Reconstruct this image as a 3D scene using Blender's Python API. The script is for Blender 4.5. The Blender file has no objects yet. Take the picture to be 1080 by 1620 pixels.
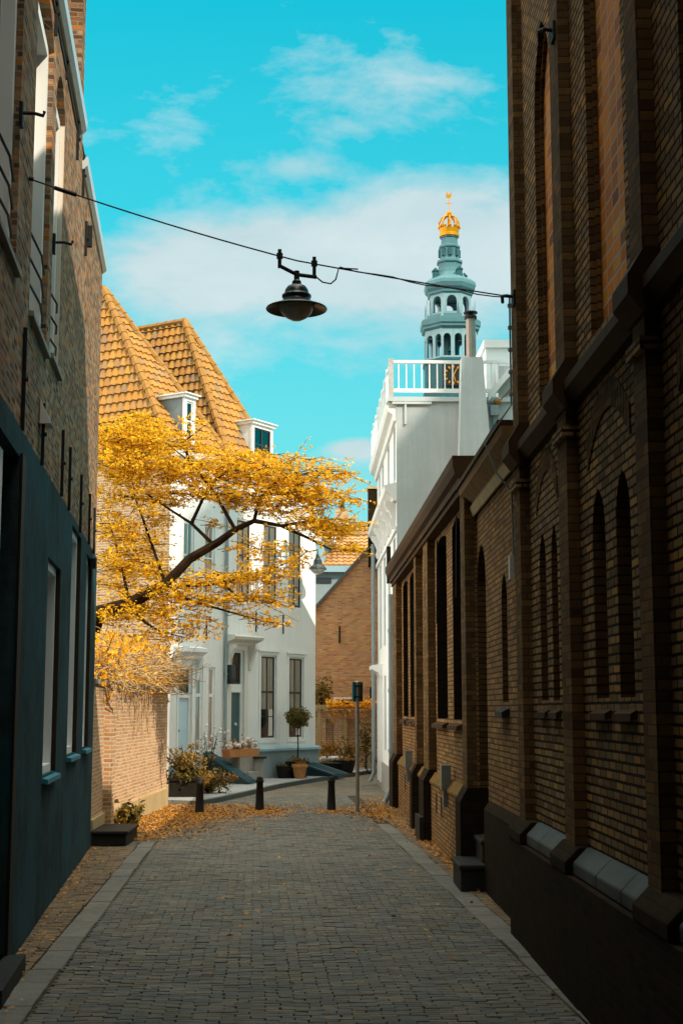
import bpy, bmesh, math, random
from mathutils import Vector, Matrix
R = math.radians
SC = bpy.context.scene
COL = SC.collection
rnd = random.Random(7)

# ------------------------------------------------------------------ camera
EYE = 2.2
PITCH, YAW = 7.895, 0.983
cam = bpy.data.cameras.new('camera')
cam.sensor_fit = 'VERTICAL'; cam.sensor_height = 36.0; cam.lens = 50.0
cam.clip_start = 0.1; cam.clip_end = 3000
co = bpy.data.objects.new('camera', cam); COL.objects.link(co)
co.location = (0, 0, EYE); co.rotation_euler = (R(90 + PITCH), 0, R(-YAW))
SC.camera = co

# ------------------------------------------------------------------ sun, sky, exposure
SUN_EL, SUN_AZ = 40.0, 135.0          # azimuth clockwise from +Y
sun = bpy.data.lights.new('sun', 'SUN'); sun.energy = 3.6; sun.angle = R(0.5); sun.color = (1.0, .86, .68)
so = bpy.data.objects.new('sun', sun); COL.objects.link(so)
sd = Vector((math.sin(R(SUN_AZ)) * math.cos(R(SUN_EL)), math.cos(R(SUN_AZ)) * math.cos(R(SUN_EL)), math.sin(R(SUN_EL))))
so.rotation_euler = sd.to_track_quat('Z', 'Y').to_euler(); so.location = sd * 60

W = bpy.data.worlds.new('World'); SC.world = W; W.use_nodes = True
nt = W.node_tree; nt.nodes.clear()
class NG:
    """tiny node helper"""
    def __init__(s, nt): s.nt = nt
    def n(s, t, **k):
        nd = s.nt.nodes.new(t)
        for a, v in k.items(): setattr(nd, a, v)
        return nd
    def l(s, a, b): s.nt.links.new(a, b)
    def put(s, sock, v):
        if hasattr(v, 'is_linked') or hasattr(v, 'links'): s.l(v, sock)
        elif isinstance(v, (tuple, list)) and len(v) == 3 and sock.type == 'RGBA': sock.default_value = (*v, 1)
        else: sock.default_value = v
    def m(s, op, a, b=None, c=None, clamp=False):
        nd = s.n('ShaderNodeMath', operation=op); nd.use_clamp = clamp
        for i, v in enumerate((a, b, c)):
            if v is not None: s.put(nd.inputs[i], v)
        return nd.outputs[0]
    def mix(s, f, a, b, mode='MIX'):
        nd = s.n('ShaderNodeMix', data_type='RGBA', blend_type=mode)
        s.put(nd.inputs[0], f); s.put(nd.inputs[6], a); s.put(nd.inputs[7], b)
        return nd.outputs[2]
    def noise(s, v, scale, detail=4, rough=.55, dist=0):
        nd = s.n('ShaderNodeTexNoise')
        if v is not None: s.l(v, nd.inputs['Vector'])
        nd.inputs['Scale'].default_value = scale; nd.inputs['Detail'].default_value = detail
        nd.inputs['Roughness'].default_value = rough; nd.inputs['Distortion'].default_value = dist
        return nd.outputs[0]
    def ramp(s, f, stops, interp='LINEAR'):
        nd = s.n('ShaderNodeValToRGB'); cr = nd.color_ramp; cr.interpolation = interp
        while len(cr.elements) < len(stops): cr.elements.new(.5)
        for e, (p, c) in zip(cr.elements, stops):
            e.position = p; e.color = (c, c, c, 1) if isinstance(c, (int, float)) else (*c, 1)
        s.put(nd.inputs[0], f); return nd.outputs[0]
    def comb(s, x, y, z=0):
        nd = s.n('ShaderNodeCombineXYZ')
        for i, v in enumerate((x, y, z)): s.put(nd.inputs[i], v)
        return nd.outputs[0]

g = NG(nt)
sky = g.n('ShaderNodeTexSky', sky_type='NISHITA'); sky.sun_disc = False
sky.sun_elevation = R(SUN_EL); sky.sun_rotation = R(SUN_AZ); sky.air_density = 1.2; sky.dust_density = .6; sky.ozone_density = 1.5
tint = g.mix(1.0, sky.outputs[0], (.03, 1.50, 1.16), 'MULTIPLY')
tc = g.n('ShaderNodeTexCoord'); sp = g.n('ShaderNodeSeparateXYZ'); g.l(tc.outputs['Generated'], sp.inputs[0])
yy = g.m('MAXIMUM', g.m('ABSOLUTE', sp.outputs[1]), .05)
ca, ce = g.m('DIVIDE', sp.outputs[0], yy), g.m('DIVIDE', sp.outputs[2], yy)
# paler towards the horizon
tint = g.mix(g.ramp(ce, [(0.0, .9), (.5, .55)]), tint, g.mix(1.0, (10.0, 10.0, 10.0), g.ramp(ce, [(0.0, (.155, .39, .43)), (.20, (.115, .385, .44)), (.36, (.04, .35, .44)), (.54, (.006, .32, .43))]), 'MULTIPLY'))
cv = g.comb(g.m('MULTIPLY', ca, 1.0), g.m('MULTIPLY', ce, 1.9), .37)
n1 = g.noise(cv, 7.0, 9, .58, .25); n2 = g.noise(cv, 22.0, 6, .62, .3)
def blob(a0, e0, sa, se, w):
    da = g.m('DIVIDE', g.m('SUBTRACT', ca, a0), sa); de = g.m('DIVIDE', g.m('SUBTRACT', ce, e0), se)
    d2 = g.m('ADD', g.m('MULTIPLY', da, da), g.m('MULTIPLY', de, de))
    return g.m('MULTIPLY', g.m('POWER', 2.718, g.m('MULTIPLY', d2, -1.0)), w)
CL = [(.055, .312, .155, .056, .66), (-.075, .333, .10, .030, .48), (-.11, .29, .05, .03, .30), (.10, .365, .08, .03, .40),
      (.00, .43, .05, .035, .28), (.075, .46, .07, .03, .24), (-.10, .44, .05, .02, .10), (.026, .185, .022, .009, .75), (.02, .150, .05, .03, .32),
      (-.02, .395, .045, .010, .22), (.11, .25, .06, .025, .2), (-.5, .3, .2, .06, .5), (.6, .35, .3, .08, .5)]
tot = None
for b in CL:
    v = blob(*b); tot = v if tot is None else g.m('ADD', tot, v)
f = g.m('ADD', tot, g.m('ADD', g.m('MULTIPLY', g.m('SUBTRACT', n1, .5), 1.35), g.m('MULTIPLY', g.m('SUBTRACT', n2, .5), .45)))
# bright cloud added out of view, overhead and left, as fill light
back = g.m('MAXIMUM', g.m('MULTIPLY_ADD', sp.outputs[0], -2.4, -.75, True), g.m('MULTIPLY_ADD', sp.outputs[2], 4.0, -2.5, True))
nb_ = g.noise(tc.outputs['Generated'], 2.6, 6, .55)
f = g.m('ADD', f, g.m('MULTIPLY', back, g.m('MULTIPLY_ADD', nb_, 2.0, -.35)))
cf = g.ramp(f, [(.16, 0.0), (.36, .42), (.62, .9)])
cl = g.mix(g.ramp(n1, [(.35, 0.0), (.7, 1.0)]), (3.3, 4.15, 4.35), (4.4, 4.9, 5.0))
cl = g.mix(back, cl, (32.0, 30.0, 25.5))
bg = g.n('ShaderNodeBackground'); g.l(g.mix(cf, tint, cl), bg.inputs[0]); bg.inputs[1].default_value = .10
wo = g.n('ShaderNodeOutputWorld'); g.l(bg.outputs[0], wo.inputs[0])

SC.view_settings.view_transform = 'Standard'; SC.view_settings.look = 'None'
SC.view_settings.exposure = 0.75; SC.view_settings.gamma = 1.0

# ------------------------------------------------------------------ survey: photograph pixel -> point on a vertical plane Y = const
_p, _w = R(PITCH), R(YAW)
_F0 = Vector((math.sin(_w), math.cos(_w), 0))
_Fw = _F0 * math.cos(_p) + Vector((0, 0, math.sin(_p)))
_Rt = Vector((math.cos(_w), -math.sin(_w), 0)); _Up = -_F0 * math.sin(_p) + Vector((0, 0, math.cos(_p)))
def at(x, y, Y):
    r = _Fw + _Rt * ((x - 540) / 2250) + _Up * ((810 - y) / 2250)
    v = r * (Y / r.y); v.z += EYE
    return v

# ------------------------------------------------------------------ mesh helpers
class MB:
    def __init__(s): s.v = []; s.f = []; s.smooth = False
    def poly(s, pts):
        i = len(s.v); s.v += [tuple(p) for p in pts]; s.f.append(tuple(range(i, i + len(pts))))
    def box(s, x0, x1, y0, y1, z0, z1):
        if x0 > x1: x0, x1 = x1, x0
        if y0 > y1: y0, y1 = y1, y0
        if z0 > z1: z0, z1 = z1, z0
        i = len(s.v)
        s.v += [(x0, y0, z0), (x1, y0, z0), (x1, y1, z0), (x0, y1, z0), (x0, y0, z1), (x1, y0, z1), (x1, y1, z1), (x0, y1, z1)]
        s.f += [tuple(i + k for k in q) for q in ((0, 3, 2, 1), (4, 5, 6, 7), (0, 1, 5, 4), (1, 2, 6, 5), (2, 3, 7, 6), (3, 0, 4, 7))]
        return s
    def prism(s, pts, d):
        """closed polygon swept by vector d"""
        n = len(pts); i = len(s.v); d = Vector(d)
        s.v += [tuple(p) for p in pts] + [tuple(Vector(p) + d) for p in pts]
        s.f.append(tuple(i + k for k in reversed(range(n)))); s.f.append(tuple(i + n + k for k in range(n)))
        for k in range(n):
            s.f.append((i + k, i + (k + 1) % n, i + n + (k + 1) % n, i + n + k))
        return s
    def profile_x(s, x0, x1, prof):
        """profile in (y, z) swept along x"""
        return s.prism([(x0, y, z) for y, z in prof], (x1 - x0, 0, 0))
    def tube(s, pts, r, n=6, cap=True):
        pts = [Vector(p) for p in pts]; rs = r if isinstance(r, (list, tuple)) else [r] * len(pts)
        i0 = len(s.v); prev = None
        for k, p in enumerate(pts):
            t = (pts[min(k + 1, len(pts) - 1)] - pts[max(k - 1, 0)])
            t = t.normalized() if t.length > 1e-9 else Vector((0, 0, 1))
            if prev is None:
                a = Vector((0, 0, 1)) if abs(t.z) < .9 else Vector((1, 0, 0)); u = t.cross(a).normalized()
            else:
                u = (prev - t * prev.dot(t)); u = u.normalized() if u.length > 1e-6 else t.orthogonal().normalized()
            prev = u; w = t.cross(u)
            for q in range(n):
                an = 2 * math.pi * q / n; s.v.append(tuple(p + (u * math.cos(an) + w * math.sin(an)) * rs[k]))
        for k in range(len(pts) - 1):
            for q in range(n):
                a = i0 + k * n + q; b = i0 + k * n + (q + 1) % n; s.f.append((a, b, b + n, a + n))
        if cap:
            s.f.append(tuple(i0 + q for q in reversed(range(n)))); e = i0 + (len(pts) - 1) * n; s.f.append(tuple(e + q for q in range(n)))
        return s
    def lathe(s, c, prof, n=16, ph=0.0, cap=True):
        i0 = len(s.v); cx, cy, cz = c
        for r, z in prof:
            for q in range(n):
                an = ph + 2 * math.pi * q / n; s.v.append((cx + r * math.cos(an), cy + r * math.sin(an), cz + z))
        for k in range(len(prof) - 1):
            for q in range(n):
                a = i0 + k * n + q; b = i0 + k * n + (q + 1) % n; s.f.append((a, b, b + n, a + n))
        if cap:
            if prof[0][0] > 1e-4: s.f.append(tuple(i0 + q for q in reversed(range(n))))
            if prof[-1][0] > 1e-4: e = i0 + (len(prof) - 1) * n; s.f.append(tuple(e + q for q in range(n)))
        return s
    def ball(s, c, r, n=8, m=6, sq=(1, 1, 1), jit=0):
        i0 = len(s.v)
        for a in range(m + 1):
            th = math.pi * a / m
            for q in range(n):
                ph = 2 * math.pi * q / n; k = 1 + rnd.uniform(-jit, jit)
                s.v.append((c[0] + r * k * sq[0] * math.sin(th) * math.cos(ph), c[1] + r * k * sq[1] * math.sin(th) * math.sin(ph), c[2] + r * k * sq[2] * math.cos(th)))
        for a in range(m):
            for q in range(n):
                s.f.append((i0 + a * n + q, i0 + (a + 1) * n + q, i0 + (a + 1) * n + (q + 1) % n, i0 + a * n + (q + 1) % n))
        return s
    def leaf(s, p, size, nrm=None, asp=.55):
        """one four-cornered leaf"""
        p = Vector(p)
        n = nrm or Vector((rnd.gauss(0, 1), rnd.gauss(0, 1), rnd.gauss(0, 1) + .9)); n = n.normalized()
        u = n.orthogonal().normalized(); u.rotate(Matrix.Rotation(rnd.uniform(0, 6.283), 3, n)); w = n.cross(u)
        L = size * rnd.uniform(.5, 1.4); b = L * asp
        i = len(s.v)
        s.v += [tuple(p - u * L * .5), tuple(p + w * b * .5 - n * L * .06), tuple(p + u * L * .5 - n * L * .12), tuple(p - w * b * .5 + n * L * .05)]
        s.f.append((i, i + 1, i + 2, i + 3))
    def build(s, name, mat, parent=None, smooth=False, bevel=0):
        me = bpy.data.meshes.new(name); me.from_pydata(s.v, [], s.f); me.update()
        if mat: me.materials.append(mat)
        if smooth or s.smooth: me.shade_smooth()
        o = bpy.data.objects.new(name, me); COL.objects.link(o)
        if parent: o.parent = parent
        if bevel:
            b = o.modifiers.new('bevel', 'BEVEL'); b.width = bevel; b.segments = 2; b.limit_method = 'ANGLE'
        return o
def tag(o, label=None, cat=None, group=None, kind=None):
    if label: o['label'] = label
    if cat: o['category'] = cat
    if group: o['group'] = group
    if kind: o['kind'] = kind
    return o
def thing(name, label, cat, loc=(0, 0, 0), rot=0.0, group=None):
    o = bpy.data.objects.new(name, None); COL.objects.link(o)
    o.location = loc; o.rotation_euler = (0, 0, rot); o.empty_display_size = .3
    return tag(o, label, cat, group)
def copy_tree(o, parent=None):
    c = o.copy(); COL.objects.link(c)
    if parent: c.parent = parent
    for ch in list(o.children): copy_tree(ch, c)
    return c

def arch_pts(o, n=14):
    """outline of an arch from left springing to right springing, in (x, z)"""
    x0, x1, z1 = o['x0'], o['x1'], o['z1']; w = x1 - x0; zs = o['zs']; h = z1 - zs; out = []
    for k in range(n + 1):
        t = k / n; x = x0 + w * t
        if o['arch'] == 'point':
            q = 2 * t if t <= .5 else 2 - 2 * t
            z = zs + h * math.sqrt(max(0, 4 - (2 - q) ** 2)) / math.sqrt(3)
        else:
            z = zs + h * math.sqrt(max(0, 1 - (2 * t - 1) ** 2)) if o['arch'] == 'round' else zs + h * (1 - (2 * t - 1) ** 2)
        out.append((x, z))
    return out
def wall(mb, x0, x1, z0, z1, ops=(), y=0.0, rev=None):
    """vertical wall in the plane y, outward -y, with openings and their reveals"""
    xs = sorted({x0, x1, *[o['x0'] for o in ops], *[o['x1'] for o in ops]})
    zs = sorted({z0, z1, *[o['z0'] for o in ops], *[o['z1'] for o in ops]})
    xs = [x for x in xs if x0 - 1e-6 <= x <= x1 + 1e-6]; zs = [z for z in zs if z0 - 1e-6 <= z <= z1 + 1e-6]
    for a, b in zip(xs, xs[1:]):
        for c, d in zip(zs, zs[1:]):
            mx, mz = (a + b) / 2, (c + d) / 2
            if any(o['x0'] < mx < o['x1'] and o['z0'] < mz < o['z1'] for o in ops): continue
            mb.poly([(a, y, c), (b, y, c), (b, y, d), (a, y, d)])
    for o in ops:
        a, b, c, d, e = o['x0'], o['x1'], o['z0'], o['z1'], y + o.get('d', .12)
        top = o.get('zs', d); rv = mb
        if rev is not None: rv = MB(); rev.append(rv)
        rv.poly([(a, y, c), (a, e, c), (b, e, c), (b, y, c)])
        rv.poly([(a, y, c), (a, y, top), (a, e, top), (a, e, c)])
        rv.poly([(b, y, c), (b, e, c), (b, e, top), (b, y, top)])
        if 'arch' in o:
            P = arch_pts(o)
            for (xa, za), (xb, zb) in zip(P, P[1:]):
                mb.poly([(xa, y, za), (xb, y, zb), (xb, y, d), (xa, y, d)])
                rv.poly([(xa, y, za), (xa, e, za), (xb, e, zb), (xb, y, zb)])
        else:
            mb.poly([(a, y, d), (b, y, d), (b, e, d), (a, e, d)])
def op(x0, x1, z0, z1, d=.12, arch=None, zs=None):
    o = dict(x0=x0, x1=x1, z0=z0, z1=z1, d=d)
    if arch: o['arch'] = arch; o['zs'] = zs
    return o

# ------------------------------------------------------------------ materials
def new_mat(name):
    m = bpy.data.materials.new(name); m.use_nodes = True
    nt = m.node_tree; nt.nodes.clear(); g = NG(nt)
    b = g.n('ShaderNodeBsdfPrincipled'); o = g.n('ShaderNodeOutputMaterial'); g.l(b.outputs[0], o.inputs[0])
    return m, g, b, o
def bump(g, b, h, strength, dist):
    n = g.n('ShaderNodeBump'); n.inputs['Strength'].default_value = strength; n.inputs['Distance'].default_value = dist
    g.put(n.inputs['Height'], h); g.l(n.outputs[0], b.inputs['Normal'])
def objco(g):
    t = g.n('ShaderNodeTexCoord'); return t.outputs['Object']
def plain(name, col, rough=.6, var=.12, scale=3.0, metal=0.0, bmp=0.0, streak=0.0, stain=None, spec=None):
    spec = spec if spec is not None else (.12 if rough >= .45 else .5)
    m, g, b, o = new_mat(name); v = objco(g)
    n = g.noise(v, scale, 6, .6); n2 = g.noise(v, scale * 9, 3, .6)
    c = g.mix(n, tuple(x * (1 - var * 2) for x in col), tuple(min(1, x * (1 + var * 1.3)) for x in col))
    c = g.mix(g.m('MULTIPLY', n2, var), c, tuple(x * .5 for x in col))
    if streak:
        mp = g.n('ShaderNodeMapping'); g.l(v, mp.inputs[0]); mp.inputs['Scale'].default_value = (6, 6, .35)
        s = g.noise(mp.outputs[0], 1.4, 6, .65)
        c = g.mix(g.m('MULTIPLY', g.ramp(s, [(.40, 0.0), (.68, 1.0)]), streak), c, stain or tuple(x * .45 for x in col))
    g.put(b.inputs['Base Color'], c); b.inputs['Roughness'].default_value = rough; b.inputs['Metallic'].default_value = metal
    b.inputs['Specular IOR Level'].default_value = spec
    if bmp: bump(g, b, n2, bmp, .01)
    return m
def brick(name, cols, mortar, bw=.22, bh=.062, mw=.011, rough=.85, bmp=.8, dirt=.4, dirtcol=(.02, .014, .006), off=.5, flat=False, rot=0.0, moss=None, spec=.07):
    m, g, b, o = new_mat(name); v = objco(g)
    s = g.n('ShaderNodeSeparateXYZ')
    if rot:
        mp = g.n('ShaderNodeMapping'); g.l(v, mp.inputs[0]); mp.inputs['Rotation'].default_value = (0, 0, rot); g.l(mp.outputs[0], s.inputs[0])
    else: g.l(v, s.inputs[0])
    wn = g.m('MULTIPLY', g.m('SUBTRACT', g.noise(v, 2.6, 3), .5), .035 if flat else .014)
    wn2 = g.m('MULTIPLY', g.m('SUBTRACT', g.noise(v, 14, 2), .5), .012)
    if flat: vec = g.comb(s.outputs[0], g.m('ADD', g.m('ADD', s.outputs[1], wn), wn2), 0)
    else: vec = g.comb(g.m('ADD', g.m('ADD', s.outputs[0], s.outputs[1]), wn2), g.m('ADD', g.m('ADD', s.outputs[2], wn), wn2), 0)
    bt = g.n('ShaderNodeTexBrick', offset=off); g.l(vec, bt.inputs['Vector'])
    bt.inputs['Color1'].default_value = (0, 0, 0, 1); bt.inputs['Color2'].default_value = (1, 1, 1, 1); bt.inputs['Mortar'].default_value = (.5, .5, .5, 1)
    bt.inputs['Scale'].default_value = 1; bt.inputs['Mortar Size'].default_value = mw; bt.inputs['Mortar Smooth'].default_value = .25
    bt.inputs['Brick Width'].default_value = bw; bt.inputs['Row Height'].default_value = bh; bt.inputs['Bias'].default_value = 0
    k = len(cols); c = g.ramp(bt.outputs[0], [(i / max(1, k - 1), q) for i, q in enumerate(cols)])
    fine = g.noise(v, 60, 4, .7); big = g.noise(v, .9, 5, .6); mid = g.noise(v, 6, 5, .65)
    c = g.mix(g.m('MULTIPLY', g.ramp(fine, [(.35, 0.0), (.75, 1.0)]), .45), c, g.mix(1.0, c, (.45, .42, .40), 'MULTIPLY'))
    mort = g.mix(mid, tuple(x * .55 for x in mortar), mortar)
    c = g.mix(bt.outputs['Fac'], c, mort)
    c = g.mix(g.m('MULTIPLY', g.ramp(g.m('ADD', g.m('MULTIPLY', big, .6), g.m('MULTIPLY', mid, .4)), [(.38, 0.0), (.66, 1.0)]), dirt), c, dirtcol)
    if moss: c = g.mix(g.m('MULTIPLY', g.ramp(g.noise(v, 1.7, 5, .7), [(.48, 0.0), (.7, 1.0)]), moss[1]), c, moss[0])
    g.put(b.inputs['Base Color'], c); g.put(b.inputs['Roughness'], g.m('ADD', rough - .12, g.m('MULTIPLY', mid, .25))); b.inputs['Specular IOR Level'].default_value = spec
    h = g.m('ADD', g.m('MULTIPLY', g.m('SUBTRACT', 1, bt.outputs['Fac']), 1.0), g.m('ADD', g.m('MULTIPLY', fine, .35), g.m('MULTIPLY', bt.outputs[0], .35)))
    bump(g, b, h, bmp, .012)
    return m
def tile_mat(name, cols):
    m, g, b, o = new_mat(name)
    uv = g.n('ShaderNodeUVMap'); uv.uv_map = 'tiles'
    s = g.n('ShaderNodeSeparateXYZ'); g.l(uv.outputs[0], s.inputs[0])
    w = g.n('ShaderNodeTexWhiteNoise', noise_dimensions='2D'); g.l(g.comb(g.m('FLOOR', s.outputs[0]), g.m('FLOOR', s.outputs[1])), w.inputs['Vector'])
    k = len(cols); c = g.ramp(w.outputs[0], [(i / (k - 1), q) for i, q in enumerate(cols)])
    v = objco(g); n = g.noise(v, 7, 6, .65)
    c = g.mix(g.m('MULTIPLY', g.ramp(n, [(.42, 0.0), (.7, 1.0)]), .55), c, (.20, .13, .075))
    n3 = g.noise(v, 1.3, 4, .6)
    c = g.mix(g.m('MULTIPLY', g.ramp(n3, [(.45, 0.0), (.65, 1.0)]), .4), c, (.48, .22, .02))
    g.put(b.inputs['Base Color'], c); b.inputs['Roughness'].default_value = .75; b.inputs['Specular IOR Level'].default_value = .25
    bump(g, b, g.noise(v, 40, 3), .3, .01)
    return m
def leaf_mat(name, cols, trans=.45):
    m, g, b, o = new_mat(name)
    ge = g.n('ShaderNodeNewGeometry'); k = len(cols)
    c = g.ramp(ge.outputs['Random Per Island'], [(i / (k - 1), q) for i, q in enumerate(cols)])
    g.put(b.inputs['Base Color'], c); b.inputs['Roughness'].default_value = .6; b.inputs['Specular IOR Level'].default_value = .2
    t = g.n('ShaderNodeBsdfTranslucent'); g.put(t.inputs[0], c)
    x = g.n('ShaderNodeMixShader'); x.inputs[0].default_value = trans; g.l(b.outputs[0], x.inputs[1]); g.l(t.outputs[0], x.inputs[2]); g.l(x.outputs[0], o.inputs[0])
    return m
def glass_mat(name, tintc=(.95, .97, .97), wav=.0):
    m, g, b, o = new_mat(name)
    t = g.n('ShaderNodeBsdfTransparent'); t.inputs[0].default_value = (*tintc, 1)
    gl = g.n('ShaderNodeBsdfGlossy'); gl.inputs['Roughness'].default_value = .03
    fr = g.n('ShaderNodeFresnel'); fr.inputs[0].default_value = 1.52
    if wav:
        n = g.n('ShaderNodeBump'); n.inputs['Strength'].default_value = wav; n.inputs['Distance'].default_value = .02
        g.l(g.noise(objco(g), 3.0, 2), n.inputs['Height']); g.l(n.outputs[0], gl.inputs['Normal'])
    x = g.n('ShaderNodeMixShader'); g.l(g.m('ADD', g.m('MULTIPLY', fr.outputs[0], 1.2), .05), x.inputs[0])
    g.l(t.outputs[0], x.inputs[1]); g.l(gl.outputs[0], x.inputs[2]); g.l(x.outputs[0], o.inputs[0])
    return m

M = {}
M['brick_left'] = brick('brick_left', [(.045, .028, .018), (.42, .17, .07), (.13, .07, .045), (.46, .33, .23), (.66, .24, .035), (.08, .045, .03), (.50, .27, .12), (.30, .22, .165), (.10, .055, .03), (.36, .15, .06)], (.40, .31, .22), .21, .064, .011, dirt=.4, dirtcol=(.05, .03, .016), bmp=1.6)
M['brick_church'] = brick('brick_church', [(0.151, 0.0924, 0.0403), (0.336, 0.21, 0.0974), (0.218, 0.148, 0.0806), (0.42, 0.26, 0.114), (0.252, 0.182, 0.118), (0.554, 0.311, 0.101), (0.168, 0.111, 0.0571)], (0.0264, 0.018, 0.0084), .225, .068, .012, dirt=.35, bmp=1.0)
M['brick_pier'] = brick('brick_pier', [(0.0943, 0.0522, 0.0203), (0.189, 0.109, 0.0435), (0.123, 0.0725, 0.0333), (0.261, 0.145, 0.0522), (0.16, 0.0928, 0.0406)], (.10, .07, .045), .225, .068, .006, dirt=.4)  # darker copy of the wall brick; buttress side shade is in the colour
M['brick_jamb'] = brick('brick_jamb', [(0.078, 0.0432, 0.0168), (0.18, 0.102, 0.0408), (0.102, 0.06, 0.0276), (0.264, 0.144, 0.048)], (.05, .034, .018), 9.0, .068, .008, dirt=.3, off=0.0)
M['brick_plinth'] = brick('brick_plinth', [(.014, .009, .004), (.03, .018, .008), (.02, .012, .005)], (.025, .018, .01), .225, .068, .008, dirt=.5)
M['brick_annex'] = brick('brick_annex', [(0.202, 0.112, 0.0465), (0.388, 0.225, 0.093), (0.279, 0.155, 0.0697), (0.496, 0.264, 0.093), (0.326, 0.194, 0.101), (0.589, 0.31, 0.093)], (0.112, 0.075, 0.039), .22, .064, .010, dirt=.4)
M['tile_orange'] = brick('tile_orange', [(0.67, 0.206, 0.0155), (0.85, 0.321, 0.0206), (0.464, 0.129, 0.0129), (0.773, 0.27, 0.018), (0.283, 0.0773, 0.0103), (0.85, 0.412, 0.0386)], (.62, .48, .34), .235, .125, .013, off=0.0, dirt=.2, dirtcol=(.08, .03, .01), rough=.6)
M['brick_garden'] = brick('brick_garden', [(0.551, 0.292, 0.138), (0.68, 0.389, 0.194), (0.438, 0.227, 0.113), (0.745, 0.454, 0.244), (0.616, 0.324, 0.145)], (0.811, 0.655, 0.468), .21, .064, .012, dirt=.18)
M['brick_side'] = brick('brick_side', [(0.504, 0.252, 0.102), (0.6, 0.324, 0.144), (0.408, 0.192, 0.072), (0.66, 0.36, 0.144), (0.54, 0.288, 0.144)], (0.713, 0.621, 0.483), .23, .075, .014, dirt=.15)
M['brick_end'] = brick('brick_end', [(0.85, 0.353, 0.147), (0.53, 0.22, 0.103), (0.85, 0.471, 0.206), (0.648, 0.338, 0.206), (0.85, 0.471, 0.147)], (0.707, 0.478, 0.291), .22, .068, .010, dirt=.35, dirtcol=(.10, .07, .045))
def brushed(name, base, pale, dark):
    m, g, b, o = new_mat(name); v = objco(g)
    mp = g.n('ShaderNodeMapping'); g.l(v, mp.inputs[0]); mp.inputs['Scale'].default_value = (9, 9, .28)
    s1 = g.noise(mp.outputs[0], 1.3, 7, .7); big = g.noise(v, .75, 5, .62); mid = g.noise(v, 5, 5, .7); fine = g.noise(v, 45, 4, .7)
    c = g.mix(g.m('MULTIPLY', g.ramp(s1, [(.42, 0.0), (.66, 1.0)]), .75), base, pale)
    c = g.mix(g.m('MULTIPLY', g.ramp(g.m('ADD', g.m('MULTIPLY', big, .7), g.m('MULTIPLY', mid, .3)), [(.44, 0.0), (.60, 1.0)]), .8), c, dark)
    c = g.mix(g.m('MULTIPLY', g.ramp(fine, [(.5, 0.0), (.75, 1.0)]), .4), c, tuple(x * .4 for x in base))
    g.put(b.inputs['Base Color'], c); b.inputs['Roughness'].default_value = .9; b.inputs['Specular IOR Level'].default_value = .08
    bump(g, b, g.m('ADD', g.m('MULTIPLY', s1, .8), g.m('MULTIPLY', fine, .5)), .8, .012)
    return m
M['teal'] = brushed('teal', (.010, .062, .080), (.060, .076, .070), (.014, .024, .022))
M['teal_trim'] = plain('teal_trim', (.03, .20, .28), .45, .1)
M['hatch_blue'] = plain('hatch_blue', (.018, .075, .10), .4, .2, 5, streak=.4)
M['white_paint'] = plain('white_paint', (.72, .73, .72), .45, .05, 2)
M['white_wall'] = plain('white_wall', (.74, .74, .73), .7, .06, .8, streak=.24, stain=(.50, .48, .43), bmp=.3)
M['cream_wall'] = plain('cream_wall', (.66, .63, .57), .7, .06, .8, streak=.15, stain=(.5, .47, .4), bmp=.15)
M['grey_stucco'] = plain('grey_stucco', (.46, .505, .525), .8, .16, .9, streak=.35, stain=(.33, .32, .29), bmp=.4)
M['plaster'] = plain('plaster', (.62, .54, .45), .8, .08, 2)
M['blue_paint'] = plain('blue_paint', (.26, .40, .46), .5, .08, 1.5, streak=.25)
M['blue_plinth'] = plain('blue_plinth', (.24, .29, .31), .6, .08, 1.5, streak=.3, stain=(.18, .21, .22))
M['door_blue'] = plain('door_blue', (.44, .60, .68), .35, .05)
M['door_teal'] = plain('door_teal', (.035, .085, .095), .3, .1)
M['dark_frame'] = plain('dark_frame', (.025, .032, .034), .4, .1)
M['dark_wood'] = plain('dark_wood', (.035, .02, .008), .6, .3, 6, streak=.4)
M['dark_glass'] = plain('dark_glass', (.012, .014, .014), .08, .1)
M['iron'] = plain('iron', (.018, .018, .018), .6, .2, 20, bmp=.2)
M['dark_metal'] = plain('dark_metal', (.012, .026, .03), .3, .15, 12)
M['galv'] = plain('galv', (.26, .31, .33), .4, .2, 8, metal=.6)
M['pipe_grey'] = plain('pipe_grey', (.27, .32, .34), .45, .15, 5)
M['zinc'] = plain('zinc', (.55, .60, .62), .4, .12, 4, metal=.2)
M['stone'] = plain('stone', (.30, .29, .26), .75, .2, 3, bmp=.3, streak=.2)
M['blue_stone'] = plain('blue_stone', (.075, .094, .095), .6, .3, 3, bmp=.25)
M['dark_stone'] = plain('dark_stone', (.026, .025, .022), .6, .25, 4, bmp=.3)
M['brown_stone'] = plain('brown_stone', (.062, .032, .011), .75, .25, 3, bmp=.3, streak=.3)
M['gutter_wood'] = plain('gutter_wood', (.50, .38, .20), .6, .15, 2, streak=.35, stain=(.22, .14, .06))
M['gutter_ochre'] = plain('gutter_ochre', (.30, .19, .075), .7, .2, 3, streak=.5, stain=(.10, .055, .02))
M['ochre_stone'] = plain('ochre_stone', (.20, .115, .03), .85, .4, 3, bmp=.4)  # mottled ochre stone for the annex plinth caps
M['lead'] = plain('lead', (.20, .24, .255), .55, .12, 2)
M['tile'] = tile_mat('tile', [(.33, .135, .022), (.42, .18, .024), (.29, .13, .036), (.46, .215, .03), (.24, .145, .075), (.38, .155, .018), (.21, .13, .07)])
M['tile_far'] = tile_mat('tile_far', [(.42, .20, .08), (.52, .26, .10), (.36, .17, .08), (.46, .25, .12)])
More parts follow.
